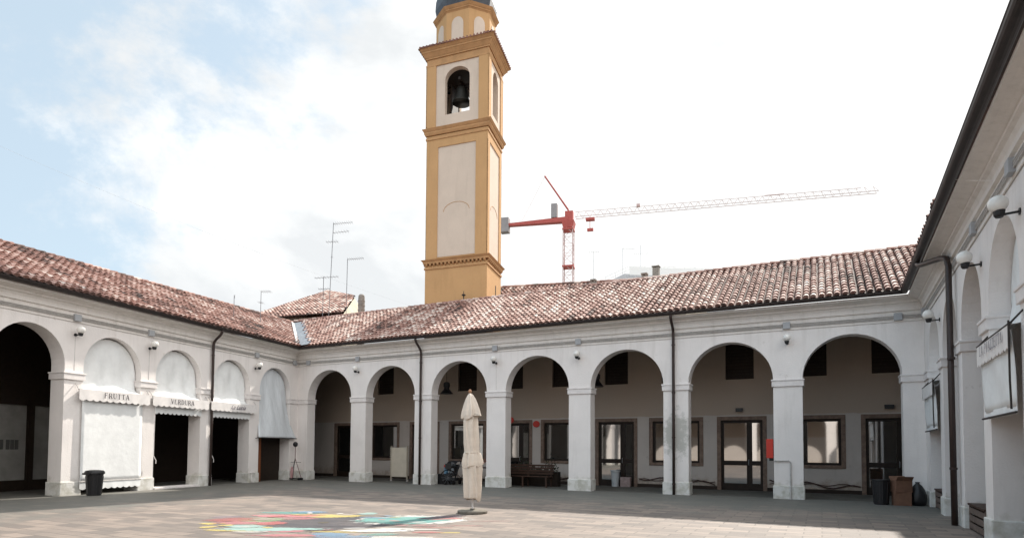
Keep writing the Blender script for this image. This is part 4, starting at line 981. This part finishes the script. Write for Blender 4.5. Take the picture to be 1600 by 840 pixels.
for a_, b_ in ((-.22, .18), (.22, .18), (-.22, -.32), (.22, -.32)):
    m = MB(); q = c+BW.s*a_+BW.n*b_+Z*.10; m.tube([q-BW.s*.025, q+BW.s*.025], .10, 14); m.build('wheel', M_RUB, t)
m = MB()
for a_ in (-.24, .24): m.tube([c+BW.s*a_+BW.n*.18+Z*.10, c+BW.s*a_-BW.n*.10+Z*.55, c+BW.s*a_-BW.n*.38+Z*1.02], .014, 6); m.tube([c+BW.s*a_-BW.n*.32+Z*.10, c+BW.s*a_+BW.n*.05+Z*.52], .014, 6)
m.tube([c-BW.s*.24-BW.n*.38+Z*1.02, c+BW.s*.24-BW.n*.38+Z*1.02], .018, 6); m.build('frame', M_BLACK, t)
m = MB(); m.hexa([c+BW.s*x+BW.n*y+Z*z for x, y, z in ((-.2, .16, .36), (.2, .16, .36), (.2, -.14, .40), (-.2, -.14, .40), (-.2, .18, .46), (.2, .18, .46), (.2, -.10, .50), (-.2, -.10, .50))]); m.hexa([c+BW.s*x+BW.n*y+Z*z for x, y, z in ((-.2, -.10, .45), (.2, -.10, .45), (.2, -.18, .45), (-.2, -.18, .45), (-.2, -.24, .88), (.2, -.24, .88), (.2, -.32, .88), (-.2, -.32, .88))]); m.build('seat', M_BLACK, t, bevel=.02)
m = MB()
for k in range(6):
    a0, a1 = .2+k*.28, .2+(k+1)*.28
    f = lambda a, x: c+BW.s*x+BW.n*(-.22+.34*math.cos(a))+Z*(.66+.36*math.sin(a))
    m.face([f(a0, -.24), f(a0, .24), f(a1, .24), f(a1, -.24)])
solid(m.build('hood', M_PLAST, t, recalc=False), .012)
m = MB(); m.box(c, BW.s, BW.n, Z, -.19, .19, -.24, .10, .16, .30); m.build('basket', M_PLAST, t, bevel=.02)
t = thing('shopping_bag', 'pale blue-white bag set on the seat of the pushchair', 'bag', BW.P(8.62, -.52, .505))
m = MB(); m.lathe(BW.P(8.66, -.56, .505), [(.10, 0), (.13, .03), (.13, .14), (.09, .24), (.04, .30), (.05, .33)], 14, 1.0, .7); m.build('bag_body', mat('pale_bag', (.40, .46, .52), .6, .3), t, smooth=True)
# bowl table behind the parasol
t = thing('cafe_table', 'dark cafe table right of the bicycle under the arch behind the parasol', 'table', BW.P(9.7, -1.4, 0))
m = MB(); wbox(m, BW, 9.15, 10.3, -1.8, -1.2, .72, .76); m.build('table_top', M_BENCH, t)
for a_ in (9.22, 10.23):
    for o_ in (-1.74, -1.26): m = MB(); m.tube([BW.P(a_, o_, 0), BW.P(a_, o_, .72)], .02, 6); m.build('leg', M_BLACK, t)
t = thing('flower_pot', 'small pot of red flowers on the dark cafe table', 'plant', BW.P(10.1, -1.4, .76))
m = MB(); m.lathe(BW.P(10.1, -1.4, .76), [(.06, 0), (.09, .14), (.095, .15)], 14); m.build('pot', M_CARD, t)
m = MB(); rnd = random.Random(2)
for k in range(90):
    c = BW.P(10.1+rnd.gauss(0, .07), -1.4+rnd.gauss(0, .07), .95+rnd.gauss(0, .05)); d = V(rnd.uniform(-1, 1), rnd.uniform(-1, 1), rnd.uniform(-.3, 1)).normalized()*.05; e = d.orthogonal().normalized()*.02; m.face([c, c+d*.5+e, c+d, c+d*.5-e])
m.build('blossom', M_RED, t, recalc=False)
# red round signs
for (s, z, o, lab) in ((10.10, 2.92, -ROOM+.05, 'red disc sign over the dark door beside the parasol pillar'), (11.42, 2.72, -ROOM+.03, 'red disc sign between the dark door and the shop window')):
    c = BW.P(s, o, z); t = thing('round_sign', lab, 'sign', c, 'red disc signs on the back wall')
    m = MB(); n = 20; f = [c+BW.s*(.17*math.cos(2*math.pi*k/n))+V(0, 0, .15*math.sin(2*math.pi*k/n)) for k in range(n)]
    m.mesh([p+BW.n*.03 for p in f]+f, [tuple(range(n)), tuple(range(n, 2*n))]+[(i, (i+1) % n, n+(i+1) % n, n+i) for i in range(n)]); m.build('disc', M_RED, t)
# white bucket and bags in the third door
t = thing('bucket', 'tall white bucket standing in the glazed doorway left of the second downpipe', 'bucket', BW.P(15.25, -3.2, 0))
m = MB(); m.lathe(BW.P(15.25, -3.2, .12), [(.13, 0), (.15, .02), (.18, .50), (.21, .52), (.21, .58), (.17, .58)], 18); m.lathe(BW.P(15.25, -3.2, 0), [(.15, 0), (.15, .12)], 12); m.build('bucket_body', mat('grey_white_plastic', (.42, .45, .47), .5, .3), t)
t = thing('paper_bag', 'pinkish paper bag on the doorstep beside the white bucket', 'bag', BW.P(15.72, -3.2, 0))
m = MB(); wbox(m, BW, 15.5, 15.93, -3.3, -3.05, 0, .42); m.build('bag_body', mat('pinkish_paper', (.36, .28, .27), .8, .2, noise=.35, nscale=9), t, bevel=.03)
# tripod stand at the inner left corner
t = thing('tripod_stand', 'thin tripod stand with a round dark head in the left inner corner', 'stand', BW.P(.38, .45, 0))
c = BW.P(.36, .42, 0)
m = MB(); m.tube([c+Z*.9, c+Z*1.62], .014, 6)
m.build('pole', mat('dark_red_metal', (.12, .03, .03), .5, .4), t)
for k in range(3):
    a = .5+2*math.pi*k/3; m = MB(); m.tube([c+Z*1.05, c+V(.32*math.cos(a), .32*math.sin(a), 0)], .014, 6); m.build('leg', M_BLACK if k else MATS['dark_red_metal'], t)
m = MB(); m.tube([c+Z*.86-BW.s*.38, c+Z*.86+BW.s*.38], .010, 6); m.tube([c+Z*.86-BW.s*.38, c+Z*0-BW.s*.42], .012, 6); m.build('crossbar', M_BLACK, t)
m = MB(); m.lathe(c+Z*1.72, [(.115*math.sin(math.pi*k/8)+.002, -.13*math.cos(math.pi*k/8)) for k in range(9)], 14); m.build('head', M_BLACK, t, smooth=True)
t = thing('hand_cart', 'low dark wheeled base holding a white-and-red can under the tripod stand', 'cart', c)
m = MB(); m.box(c+V(0, 0, 0), BW.s, BW.n, Z, -.42, .42, -.12, .12, .05, .09)
m.build('tray', M_BLACK, t)
for sx in (-.36, .36):
    m = MB(); m.tube([c+BW.s*sx-BW.n*.13+Z*.06, c+BW.s*sx+BW.n*.13+Z*.06], .06, 12); m.build('wheel', M_RUB, t)
m = MB(); m.lathe(c-BW.s*.2+Z*.09, [(.07, 0), (.08, .3), (.05, .5), (.02, .55)], 12); m.build('can', mat('pinkish_can', (.45, .26, .26), .5, .3), t)
# low crates in the right wing openings
M_CR = mat('grey_brown_crate', (.17, .13, .11), .8, .2, noise=.3, nscale=8)
def crate(w, s0, s1, o0, o1, h, label):
    t = thing('crate', label, 'crate', w.P((s0+s1)/2, (o0+o1)/2, 0), 'low crates in the arches of the right wing')
    m = MB()
    for s in (s0, s1-.05):
        for o in (o0, o1-.05): wbox(m, w, s, s+.05, o, o+.05, 0, h)
    m.build('corner_post', M_CR, t); m = MB()
    for k in range(3):
        z = .04+k*h*.31; wbox(m, w, s0+.05, s1-.05, o0, o0+.02, z, z+h*.22); wbox(m, w, s0+.05, s1-.05, o1-.02, o1, z, z+h*.22)
        wbox(m, w, s0, s0+.02, o0+.05, o1-.05, z, z+h*.22); wbox(m, w, s1-.02, s1, o0+.05, o1-.05, z, z+h*.22)
    m.build('slat', M_CR, t); m = MB(); wbox(m, w, s0-.02, s1+.02, o0-.02, o1+.02, h, h+.04); m.build('lid', M_BENCH, t)
crate(RW, .95, 2.7, -.50, -.08, .50, 'low crate in the corner arch of the right wing by the cardboard boxes')
crate(RW, 6.45, 8.05, -.50, -.03, .50, 'low dark crate in the arch just right of the right downpipe')

# ------------------------------------------------------------------ painting on the paving
PAINT = {}
def paint(col, amt=.8):
    k = (col, amt)
    if k not in PAINT: PAINT[k] = ground_mat(col, amt)
    return PAINT[k]
art = thing('ground_painting', 'colourful worn painting with a grey centre on the paving left of the parasol', 'painting', (-3.9, 12.9, 0))
def blot(name, cx, cy, rx, ry, rot, col, z, amt=.8, n=26, wob=.16, seed=0):
    rnd = random.Random(seed*13+int(cx*10)); ph = [rnd.uniform(0, 6.3) for _ in range(4)]
    m = MB(); pts = []
    for k in range(n):
        a = 2*math.pi*k/n; q = 1+wob*(math.sin(3*a+ph[0])*.5+math.sin(5*a+ph[1])*.35+math.sin(9*a+ph[2])*.25)
        x, y = rx*1.32*q*math.cos(a), ry*1.38*q*math.sin(a); pts.append((cx+x*math.cos(rot)-y*math.sin(rot), cy+x*math.sin(rot)+y*math.cos(rot), z))
    m.face(pts); return m.build(name, paint(col, amt), art, recalc=False)
TEAL, WH, PINK, RD, YEL, BLU, GRN, GREY, MINT = (.10, .36, .33), (.66, .65, .62), (.62, .22, .25), (.50, .13, .13), (.62, .50, .14), (.16, .30, .44), (.28, .42, .22), (.045, .05, .068), (.32, .52, .48)
blobs = [  # x, y, rx, ry, rot, colour, layer
 (-3.95, 12.95, 1.12, 1.05, 0, GREY, 1, .95), (-3.98, 12.95, .10, .10, 0, (.05, .045, .02), 2, 1), (-3.35, 13.2, .30, .03, .1, (.04, .04, .05), 2, 1), (-3.5, 12.45, .4, .05, .1, (.06, .06, .08), 2, .9),
 (-2.25, 13.55, 1.10, .62, .35, WH, 1, .9), (-2.28, 13.53, .92, .47, .35, TEAL, 2, .95), (-1.62, 14.05, .62, .13, .62, (.10, .07, .10), 3, .9), (-1.45, 13.75, .45, .09, .55, RD, 3, .7), (-2.05, 13.1, .2, .06, .2, WH, 3, .9),  # dark purple streak paints in the parasol's cast shadow
 (-4.35, 14.25, .80, .24, -.12, YEL, 1, .95), (-5.35, 14.85, .62, .20, -.1, TEAL, 1, .7), (-4.95, 15.0, .35, .16, 0, BLU, 2, .8), (-5.25, 14.15, .62, .22, -.1, PINK, 1, .85), (-4.78, 14.35, .4, .1, -.1, RD, 2, .5),
 (-5.45, 13.4, .42, .3, .1, GRN, 1, .7), (-5.45, 13.42, .25, .14, .1, (.34, .29, .25), 2, 1), (-5.0, 12.75, .26, .22, 0, RD, 2, .85), (-6.05, 13.35, .45, .32, 0, RD, 1, .6), (-5.7, 12.8, .42, .18, .1, PINK, 2, .55), (-6.45, 13.9, .3, .2, .3, (.3, .25, .3), 1, .5),
 (-4.75, 11.85, .85, .20, .05, MINT, 2, .9), (-5.35, 12.25, .42, .15, -.3, MINT, 2, .85), (-5.25, 11.7, .55, .12, -.15, YEL, 1, .85), (-6.0, 12.1, .16, .10, .8, YEL, 2, .85), (-6.25, 12.65, .17, .10, -.5, YEL, 1, .9), (-5.75, 12.35, .14, .08, .4, YEL, 3, .9), (-4.3, 11.65, .4, .12, .2, PINK, 1, .8), (-4.9, 11.45, .3, .1, 0, WH, 3, .6),
 (-4.0, 11.05, .55, .12, 0, PINK, 1, .7), (-3.0, 10.95, .5, .12, .1, BLU, 1, .7), (-2.0, 10.9, .5, .1, 0, WH, 1, .8), (-4.7, 13.6, .35, .12, .3, PINK, 2, .6), (-3.1, 13.9, .4, .1, -.2, BLU, 2, .6), (-3.35, 11.25, .32, .16, -.3, BLU, 1, .8), (-3.15, 11.6, .6, .1, .1, YEL, 1, .6), (-2.6, 11.75, .60, .18, .15, WH, 2, .95), (-2.25, 12.05, .38, .06, -.2, WH, 2, .9), (-2.4, 11.25, .3, .12, .2, TEAL, 1, .6),
 (-1.72, 11.95, .34, .06, .1, WH, 2, .85), (-1.62, 11.55, .24, .08, .1, RD, 2, .7), (-1.15, 11.55, .2, .07, .1, YEL, 1, .75), (-1.55, 12.3, .36, .07, .1, RD, 1, .4), (-.95, 12.6, .4, .05, .1, RD, 1, .4), (-.5, 13.4, .5, .03, .15, RD, 1, .35),
 (-3.45, 14.75, .16, .22, -.6, MINT, 1, .8), (-4.85, 14.72, .05, .14, .5, WH, 3, .95), (-4.1, 14.62, .05, .12, -.5, WH, 3, .95), (-2.9, 13.05, .35, .03, .2, (.06, .06, .08), 3, .8)]
rnd = random.Random(21)
for k in range(24):      # loose strokes and drips round the main figures
    a_ = rnd.uniform(0, 6.28); q = rnd.uniform(.9, 1.75); blobs.append((-3.95+q*1.35*math.cos(a_), 12.9+q*1.05*math.sin(a_), rnd.uniform(.08, .30), rnd.uniform(.025, .07), rnd.uniform(-.7, .7), rnd.choice([WH, PINK, YEL, BLU, GRN, MINT, RD, (.1, .1, .11), WH]), 3, rnd.uniform(.4, .8)))
blobs = [(x, y, rx, ry, rot, col, lay, round(min(.9, amt*.85), 1)) for (x, y, rx, ry, rot, col, lay, amt) in blobs]
for i, (x, y, rx, ry, rot, col, lay, amt) in enumerate(blobs): blot('paint_patch', x, y, rx, ry, rot, col, .004*lay+.00004*i, amt, wob=.24, n=36, seed=i)

# ------------------------------------------------------------------ house behind the left corner
M_HOUSE = mat('beige_render', (.46, .42, .34), .9, .1, noise=.2, nscale=1)
hs = thing('house', 'house with a tiled hipped roof rising behind the left inner corner', 'building', (-12.5, 41, 0))
class Q: pass
E0, E1 = V(-17.2, 38.3, 9.62), V(-10.49, 37.0, 9.84); T0, T1 = V(-14.622, 47.534, 13.857), V(-11.4, 43.2, 12.38)
m = MB(); e_, f_, g_ = V(-16.8, 39.0, 0), V(-10.6, 37.5, 0), V(-10.8, 43.6, 0)
h_ = V(-17, 46, 0)
for a_, b_ in ((e_, f_), (f_, g_), (g_, h_), (h_, e_)): m.face([a_, b_, b_+Z*9.75, a_+Z*9.75])
m.face([f_+Z*9.75, g_+Z*9.75, g_+Z*11.3, T1+V(.05, 0, -.1)])
m.build('wall', M_HOUSE, hs, recalc=False)
m = MB(); m.hexa([V(-17, 38.6, 9.2), V(-10.35, 37.2, 9.35), V(-10.35, 37.9, 9.35), V(-17, 39.3, 9.2), V(-17, 38.6, 9.45), V(-10.35, 37.2, 9.62), V(-10.35, 37.9, 9.62), V(-17, 39.3, 9.45)]); m.build('eaves_band', M_GUT, hs)
m = MB()
def tile_quad(mb, E0, E1, T0, T1, pitch=.24, course=.34, light=.6, base=True):
    nE = (E1-E0).length; nc = int(nE/pitch); up0 = ((T0+T1)/2-(E0+E1)/2); nrm = (E1-E0).cross(T1-E0).normalized()
    if nrm.z < 0: nrm = -nrm
    if base: mb.face([E0, E1, T1, T0], .15)
    along = (E1-E0).normalized(); upv = nrm.cross(along).normalized()
    if upv.z < 0: upv = -upv
    sl = max((T0-E0).dot(upv), (T1-E0).dot(upv))
    def inside(x, y):
        # polygon in (along, up) coordinates
        P = [(0, 0), (nE, (E1-E0).dot(upv)), ((T1-E0).dot(along), (T1-E0).dot(upv)), ((T0-E0).dot(along), (T0-E0).dot(upv))]
        s = [(P[(i+1) % 4][0]-P[i][0])*(y-P[i][1])-(P[(i+1) % 4][1]-P[i][1])*(x-P[i][0]) for i in range(4)]
        return all(v >= -1e-6 for v in s) or all(v <= 1e-6 for v in s)
    for c in range(-2, nc+30):
        for j in range(int(sl/course)+1):
            x, y = c*pitch, j*course
            if not inside(x, y+course*.5): continue
            tone = min(1, max(0, random.gauss(light, .24)));
            if random.random() < .1: tone *= .4
            ring_ = []
            for (yy, rr, h) in ((y, .10, .05), (y+course*1.2, .08, .01)):
                for k in range(5): a = math.pi*k/4; ring_.append(E0+along*(x+rr*math.cos(a))+upv*yy+nrm*(h+rr*math.sin(a)))
            mb.mesh(ring_, [(k, k+1, 6+k, 5+k) for k in range(4)]+[(0, 1, 2, 3, 4)], tone)
tile_quad(m, E0, E1, T0, T1)
m.face([E0, T0, V(-17.2, 46, 9.6)], .3); m.face([T0, T1, V(-10.9, 46, 10.6), V(-17.2, 46, 9.6)], .3)
rf = m.build('roof', M_TILE, hs, attr=True, recalc=False)
m = MB()
def capline(mb, a, b, r=.12):
    n = max(1, int((b-a).length/.36)); d = (b-a)/n; sd_ = d.normalized().cross(Z).normalized(); u_ = sd_.cross(d.normalized())
    for i in range(n):
        p0, p1 = a+d*i, a+d*(i+1.15); rg = [p+sd_*(rr*math.cos(math.pi*k/4))+u_*(rr*math.sin(math.pi*k/4)) for p, rr in ((p0, r), (p1, r*.85)) for k in range(5)]
        mb.mesh(rg, [(k, k+1, 6+k, 5+k) for k in range(4)], max(0, min(1, random.gauss(.45, .2))))
capline(m, E0, T0); capline(m, T0, T1); m.build('ridge_cap', M_TILE, rf, attr=True, recalc=False)
# round chimney
t = thing('chimney', 'round weathered chimney stack behind the left inner corner beside the house gable', 'chimney', (-8.54, 34, 0))
m = MB(); m.lathe(V(-8.54, 34, 0), [(.2, 0), (.2, 8.9), (.185, 9.2), (.19, 9.75), (.18, 10.0), (.17, 10.12), (.11, 10.2), (.03, 10.22)], 18)
m.build('stack', M_BRICKC, t, smooth=False)
m = MB()
for z in (9.3, 9.55, 9.8): m.lathe(V(-8.54, 34, z), [(.195, 0), (.21, .02), (.195, .04)], 18)
m.build('band', M_BRICKC, t)

# ------------------------------------------------------------------ second building behind the back wing
sb = thing('low_building', 'second tiled roof showing above the back ridge right of the tower', 'building', (5, 38, 0))
A0, A1 = V(-1.6, 36.2, 11.12), V(9.6, 31.4, 10.55)
m = MB(); B0, B1 = A0+V(-1.0, -2.2, -1.5), A1+V(-1.0, -2.2, -1.5)
tile_quad(m, B0, B1, A0, A1, light=.42); m.face([A0, A1, A1+V(1.5, 3, -1.6), A0+V(1.5, 3, -1.6)], .3)
rf = m.build('roof', M_TILE, sb, attr=True, recalc=False); m = MB(); capline(m, A0+Z*.05, A1+Z*.05); m.build('ridge_cap', M_TILE, rf, attr=True, recalc=False)
m = MB(); q = [B0+V(.5, .4, 0), B1+V(-.1, .4, 0), A1+V(1.4, 2.8, 0), A0+V(1.4, 2.8, 0)]
for i in range(4):
    a_, b_ = q[i], q[(i+1) % 4]; m.face([V(a_.x, a_.y, 0), V(b_.x, b_.y, 0), V(b_.x, b_.y, 9.5), V(a_.x, a_.y, 9.5)])
m.build('wall', M_HOUSE, sb, recalc=False)
def chimney(x, y, z0, z1, w_, lab):
    t = thing('chimney', lab, 'chimney', (x, y, 0), 'square chimneys behind the back ridge')
    m = MB(); m.box(V(x, y, 0), V(.89, -.45, 0), V(.45, .89, 0), Z, -w_/2, w_/2, -w_/2, w_/2, z0-5, z1-.14); m.build('stack', M_BRICKC, t)
    m = MB(); m.box(V(x, y, 0), V(.89, -.45, 0), V(.45, .89, 0), Z, -w_*.62, w_*.62, -w_*.62, w_*.62, z1-.08, z1); 
    for sx in (-1, 1):
        for sy in (-1, 1): m.box(V(x, y, 0), V(.89, -.45, 0), V(.45, .89, 0), Z, sx*w_*.42-.03, sx*w_*.42+.03, sy*w_*.42-.03, sy*w_*.42+.03, z1-.14, z1-.08)
    m.build('chimney_cap', M_BRICKC, t)
chimney(1.36, 35, 10.4, 11.12, .26, 'small square chimney nearest the bell tower, behind the back ridge')
chimney(4.42, 33, 10.3, 10.86, .24, 'small square chimney under the crane jib, at the foot of the hazy mesh roof')
chimney(7.22, 33, 10.4, 11.22, .27, 'square chimney with a slotted cap in front of the hazy mesh roof')
chimney(11.9, 50, 16.0, 16.78, .5, 'tallest and palest square chimney, on the hazy mesh roof')
# scaffolded roof far behind
t = thing('scaffolded_building', 'far pale roof wrapped in mesh scaffolding above the back ridge', 'building', (14, 60, 0))
M_PALE = mat('pale_sheet', (.62, .62, .61), .9, .1, noise=.15, nscale=1.5)
m = MB(); m.mesh([V(9.0, 59, 0), V(21, 57, 0), V(21, 63, 0), V(9, 64, 0), V(9.2, 59, 17.9), V(21, 57, 17.6), V(21, 63, 18), V(9, 64, 18)], [(0, 1, 5, 4), (1, 2, 6, 5), (2, 3, 7, 6), (3, 0, 4, 7)]); m.face([V(9.2, 59, 17.9), V(11.0, 59.5, 18.9), V(20, 58.5, 18.5), V(21, 57, 17.6)]); m.face([V(11, 59.5, 18.9), V(20, 58.5, 18.5), V(21, 63, 18), V(9, 64, 18)])
m.build('mesh_roof', mat('grey_mesh', (.36, .36, .37), .9, .1), t, recalc=False)
m = MB()
for k in range(12):
    u = k/11; x = 9.0+u*10.5; zt = 18.3+1.05*min(1, u*4.5)-.35*max(0, u-.3); m.tube([V(x, 58.6-u*.6, 16), V(x, 58.6-u*.6, zt)], .022, 5)
for dz in (0, -.35, -.75): m.tube([V(9.0, 58.6, 18.3+dz), V(11.3, 58.5, 19.35+dz), V(14, 58.3, 19.3+dz), V(19.5, 58, 19.0+dz)], .02, 5)
m.build('scaffold_rail', M_PALE, t)
m = MB(); m.face([V(11.3, 58.45, 19.3), V(19.5, 57.95, 18.95), V(19.5, 57.95, 18.2), V(11.3, 58.45, 18.5)]); o = m.build('scaffold_net', mat('white_net', (.78, .78, .77), .9, .1), t, recalc=False); solid(o, .02)

# ------------------------------------------------------------------ tower crane
M_CRR = mat('crane_red', (.42, .09, .075), .6, .3, noise=.15, nscale=2); M_CRW = mat('crane_haze_pale', (.62, .54, .52), .6, .3); M_CRG = mat('ballast_grey', (.30, .28, .28), .9, .1, noise=.15, nscale=1); M_MAST = mat('mast_haze_pale', (.50, .36, .34), .6, .3)  # jib and mast colours paled to stand in for glare and haze
cr_ = thing('tower_crane', 'red and pale tower crane with a long lattice jib reaching right across the sky', 'crane', (8.3, 90, 0))
mast = V(8.3, 90, 0)
J = V(.970, -.243, 0); K = V(.243, .970, 0)
m = MB(); hw = .72
cs = [mast+J*a*hw+K*b*hw for a, b in ((-1, -1), (1, -1), (1, 1), (-1, 1))]
for c in cs: m.tube([c, c+Z*34.6], .075, 5)
for k in range(24):
    z0, z1 = k*1.46, (k+1)*1.46
    for i in range(4):
        a_, b_ = cs[i], cs[(i+1) % 4]; 
        if k % 2: a_, b_ = b_, a_
        m.tube([a_+Z*z0, b_+Z*z1], .035, 4); m.tube([cs[i]+Z*z1, cs[(i+1) % 4]+Z*z1], .03, 4)
m.build('mast', M_MAST, cr_)
m = MB()
for z in (28.6, 34.2): m = MB(); m.box(mast, J, K, Z, -.85, .85, -.85, .85, z, z+.22); m.build('mast_collar', M_CRR, cr_)
m = MB()
m.hexa([mast+J*a+K*b+Z*z for z, q in ((34.5, .75), (35.5, .95)) for a, b in ((-q, -q), (q, -q), (q, q), (-q, q))]); m.box(mast, J, K, Z, -.5, .7, -.45, .45, 35.5, 37.1); m.build('slewing_ring', M_CRR, cr_)
m = MB(); m.hexa([mast+J*x+K*y+Z*z for x, y, z in ((-10.2, -.4, 35.65), (0, -.5, 35.5), (0, .5, 35.5), (-10.2, .4, 35.65), (-10.2, -.4, 35.98), (0, -.5, 36.25), (0, .5, 36.25), (-10.2, .4, 35.98))]); m.build('counter_jib', M_CRR, cr_)
m = MB(); m.box(mast, J, K, Z, -10.5, -9.2, -.6, .6, 34.7, 36.9); m.build('counterweight', M_CRG, cr_); m = MB(); m.box(mast, J, K, Z, -2.6, -1.7, -.5, .5, 36.3, 38.4); m.build('winch_housing', M_CRG, cr_)
m = MB(); ap = V(4.75, 90, 42.9)+V(0, .9, 0)
for y in (-.35, .35): m.tube([mast+K*y+Z*37.3, ap+K*y*.4], .11, 5)
for k in range(8):
    p0 = (mast+Z*37.3).lerp(ap, k/8); p1 = (mast+Z*37.3).lerp(ap, (k+1)/8); m.tube([p0-K*.3*(1-k/8), p1+K*.3*(1-k/8)], .05, 4)
m.build('apex_strut', M_CRR, cr_)
m = MB(); m.tube([ap, mast-J*7.2+Z*36.3], .035, 5); m.tube([ap+J*.1, mast+J*18+Z*37.4], .012, 4); m.tube([ap+J*.1, mast+J*40+Z*37.2], .012, 4); m.build('stay_cable', M_CRW, cr_)
m = MB(); JL = 40.6; zb, zt = 36.1, 37.0
lo = [[mast+J*(1+x)+K*y+Z*zb for x in (0, JL)] for y in (-.45, .45)]
for a_, b_ in lo: m.tube([a_, b_], .065, 4)
m.tube([mast+J*1+Z*zt, mast+J*(JL-1)+Z*(zt-.15)], .055, 4)
nj = 38
for k in range(nj):
    x0, x1 = 1+JL*k/nj, 1+JL*(k+.5)/nj; x2 = 1+JL*(k+1)/nj
    for y in (-.45, .45): m.tube([mast+J*x0+K*y+Z*zb, mast+J*x1+Z*(zt-.1)], .03, 4); m.tube([mast+J*x1+Z*(zt-.1), mast+J*x2+K*y+Z*zb], .03, 4)
m.build('jib', M_CRW, cr_)
m = MB(); m.box(mast, J, K, Z, 2.6, 3.9, -.4, .4, 35.5, 35.85); m.box(mast, J, K, Z, 2.8, 3.7, -.2, .2, 33.9, 34.3); m.tube([mast+J*3.2+Z*34.2, mast+J*3.2+Z*35.6], .06, 4); m.build('trolley', M_CRR, cr_)
m = MB(); m.box(mast, J, K, Z, 10.0, 10.5, -.3, .3, 36.95, 37.3); m.box(mast, J, K, Z, 27.5, 30.0, -.08, .08, 36.9, 36.98); m.build('jib_fitting', M_MAST, cr_)

# ------------------------------------------------------------------ aerials
M_ANT = mat('aerial_metal', (.16, .16, .17), .5, .4, metal=.3); M_ANTP = mat('pale_aerial', (.55, .55, .56), .5, .4)
def aerial(base, top, arms, label, mt=M_ANT, r=.02):
    t = thing('tv_aerial', label, 'aerial', base, 'television aerials above the roofs')
    m = MB(); m.tube([base, top], r, 6); m.build('mast', mt, t)
    for (z, l0, l1, dz, ne, vertical) in arms:
        d = (V(*top)-V(*base)); p = V(*base)+d*((z-base[2])/d.z); m = MB()
        a_, b_ = p+V(l0, 0, dz*l0), p+V(l1, 0, dz*l1); m.tube([a_, b_], r*.6, 5)
        for k in range(ne):
            c = a_.lerp(b_, (k+.5)/ne); e = V(0, .28, 0) if not vertical else V(0, .05, .16); m.tube([c-e, c+e], r*.35, 4)
        m.build('boom', mt, t)
    return t
aerial((-11.25, 36.5, 6), (-10.95, 36.5, 15.2), [(15.15, 0, 1.18, .1, 9, False), (14.6, -.02, .98, .12, 6, False), (14.05, -.4, .35, .08, 5, False), (13.1, -.05, .08, 0, 1, True)], 'tallest aerial, leaning mast with two booms above the house ridge')
aerial((-11.48, 36.3, 6), (-11.42, 36.3, 11.85), [(11.8, -.55, .9, .08, 8, False), (11.1, -.3, .4, .05, 5, False)], 'short aerial with a wide crossbar left of the leaning mast')
aerial((-9.98, 36.0, 6), (-9.92, 36.0, 12.85), [(12.82, 0, .98, .09, 8, False)], 'thin straight aerial with one boom between the leaning mast and the round chimney')
aerial((-12.55, 30.0, 5), (-12.54, 30.0, 9.33), [(9.3, 0, .5, .03, 6, False), (8.75, -.12, .12, 0, 3, False)], 'small aerial over the far end of the left wing roof', r=.014)
aerial((-12.95, 28.0, 5), (-12.95, 28.0, 8.62), [(8.5, -.02, .05, 0, 1, True)], 'short bare rod above the left wing roof', r=.014)
aerial((8.01, 60, 8), (8.01, 60, 21.25), [(21.2, -.45, .6, .05, 6, False)], 'faint far aerial nearest the crane mast', M_ANTP, .03)
aerial((10.95, 60, 8), (10.95, 60, 21.65), [(21.6, 0, 1.2, -.03, 8, False)], 'faint far aerial with its boom pointing right, left of a pair', M_ANTP, .03)
aerial((12.75, 60, 8), (12.75, 60, 21.95), [(21.1, -.7, .7, .03, 7, False)], 'faint far aerial with a crossbar, right one of the far three', M_ANTP, .03)
# overhead wires
def wire(a, b, sag, r, label, mt):
    m = MB(); m.tube([Vector(a).lerp(Vector(b), k/16)-Z*sag*4*(k/16)*(1-k/16) for k in range(17)], r, 4); o = m.build('overhead_wire', mt, None, origin=a); tag(o, label, 'wire', 'overhead wires'); return o
wire(RW.P(9.0, .5, 6.42), RW.P(9.9, .06, 5.95), .01, .006, 'short pale wire from the right gutter to the wall', M_TRIM)
wire((-45, 42, 26.5), (-9.6, 60, 15.5), .8, .007, 'thin wire sloping down across the sky at the left', M_ANTP)

for o in list(bpy.data.objects):
    if o.name.startswith('t.'): pass
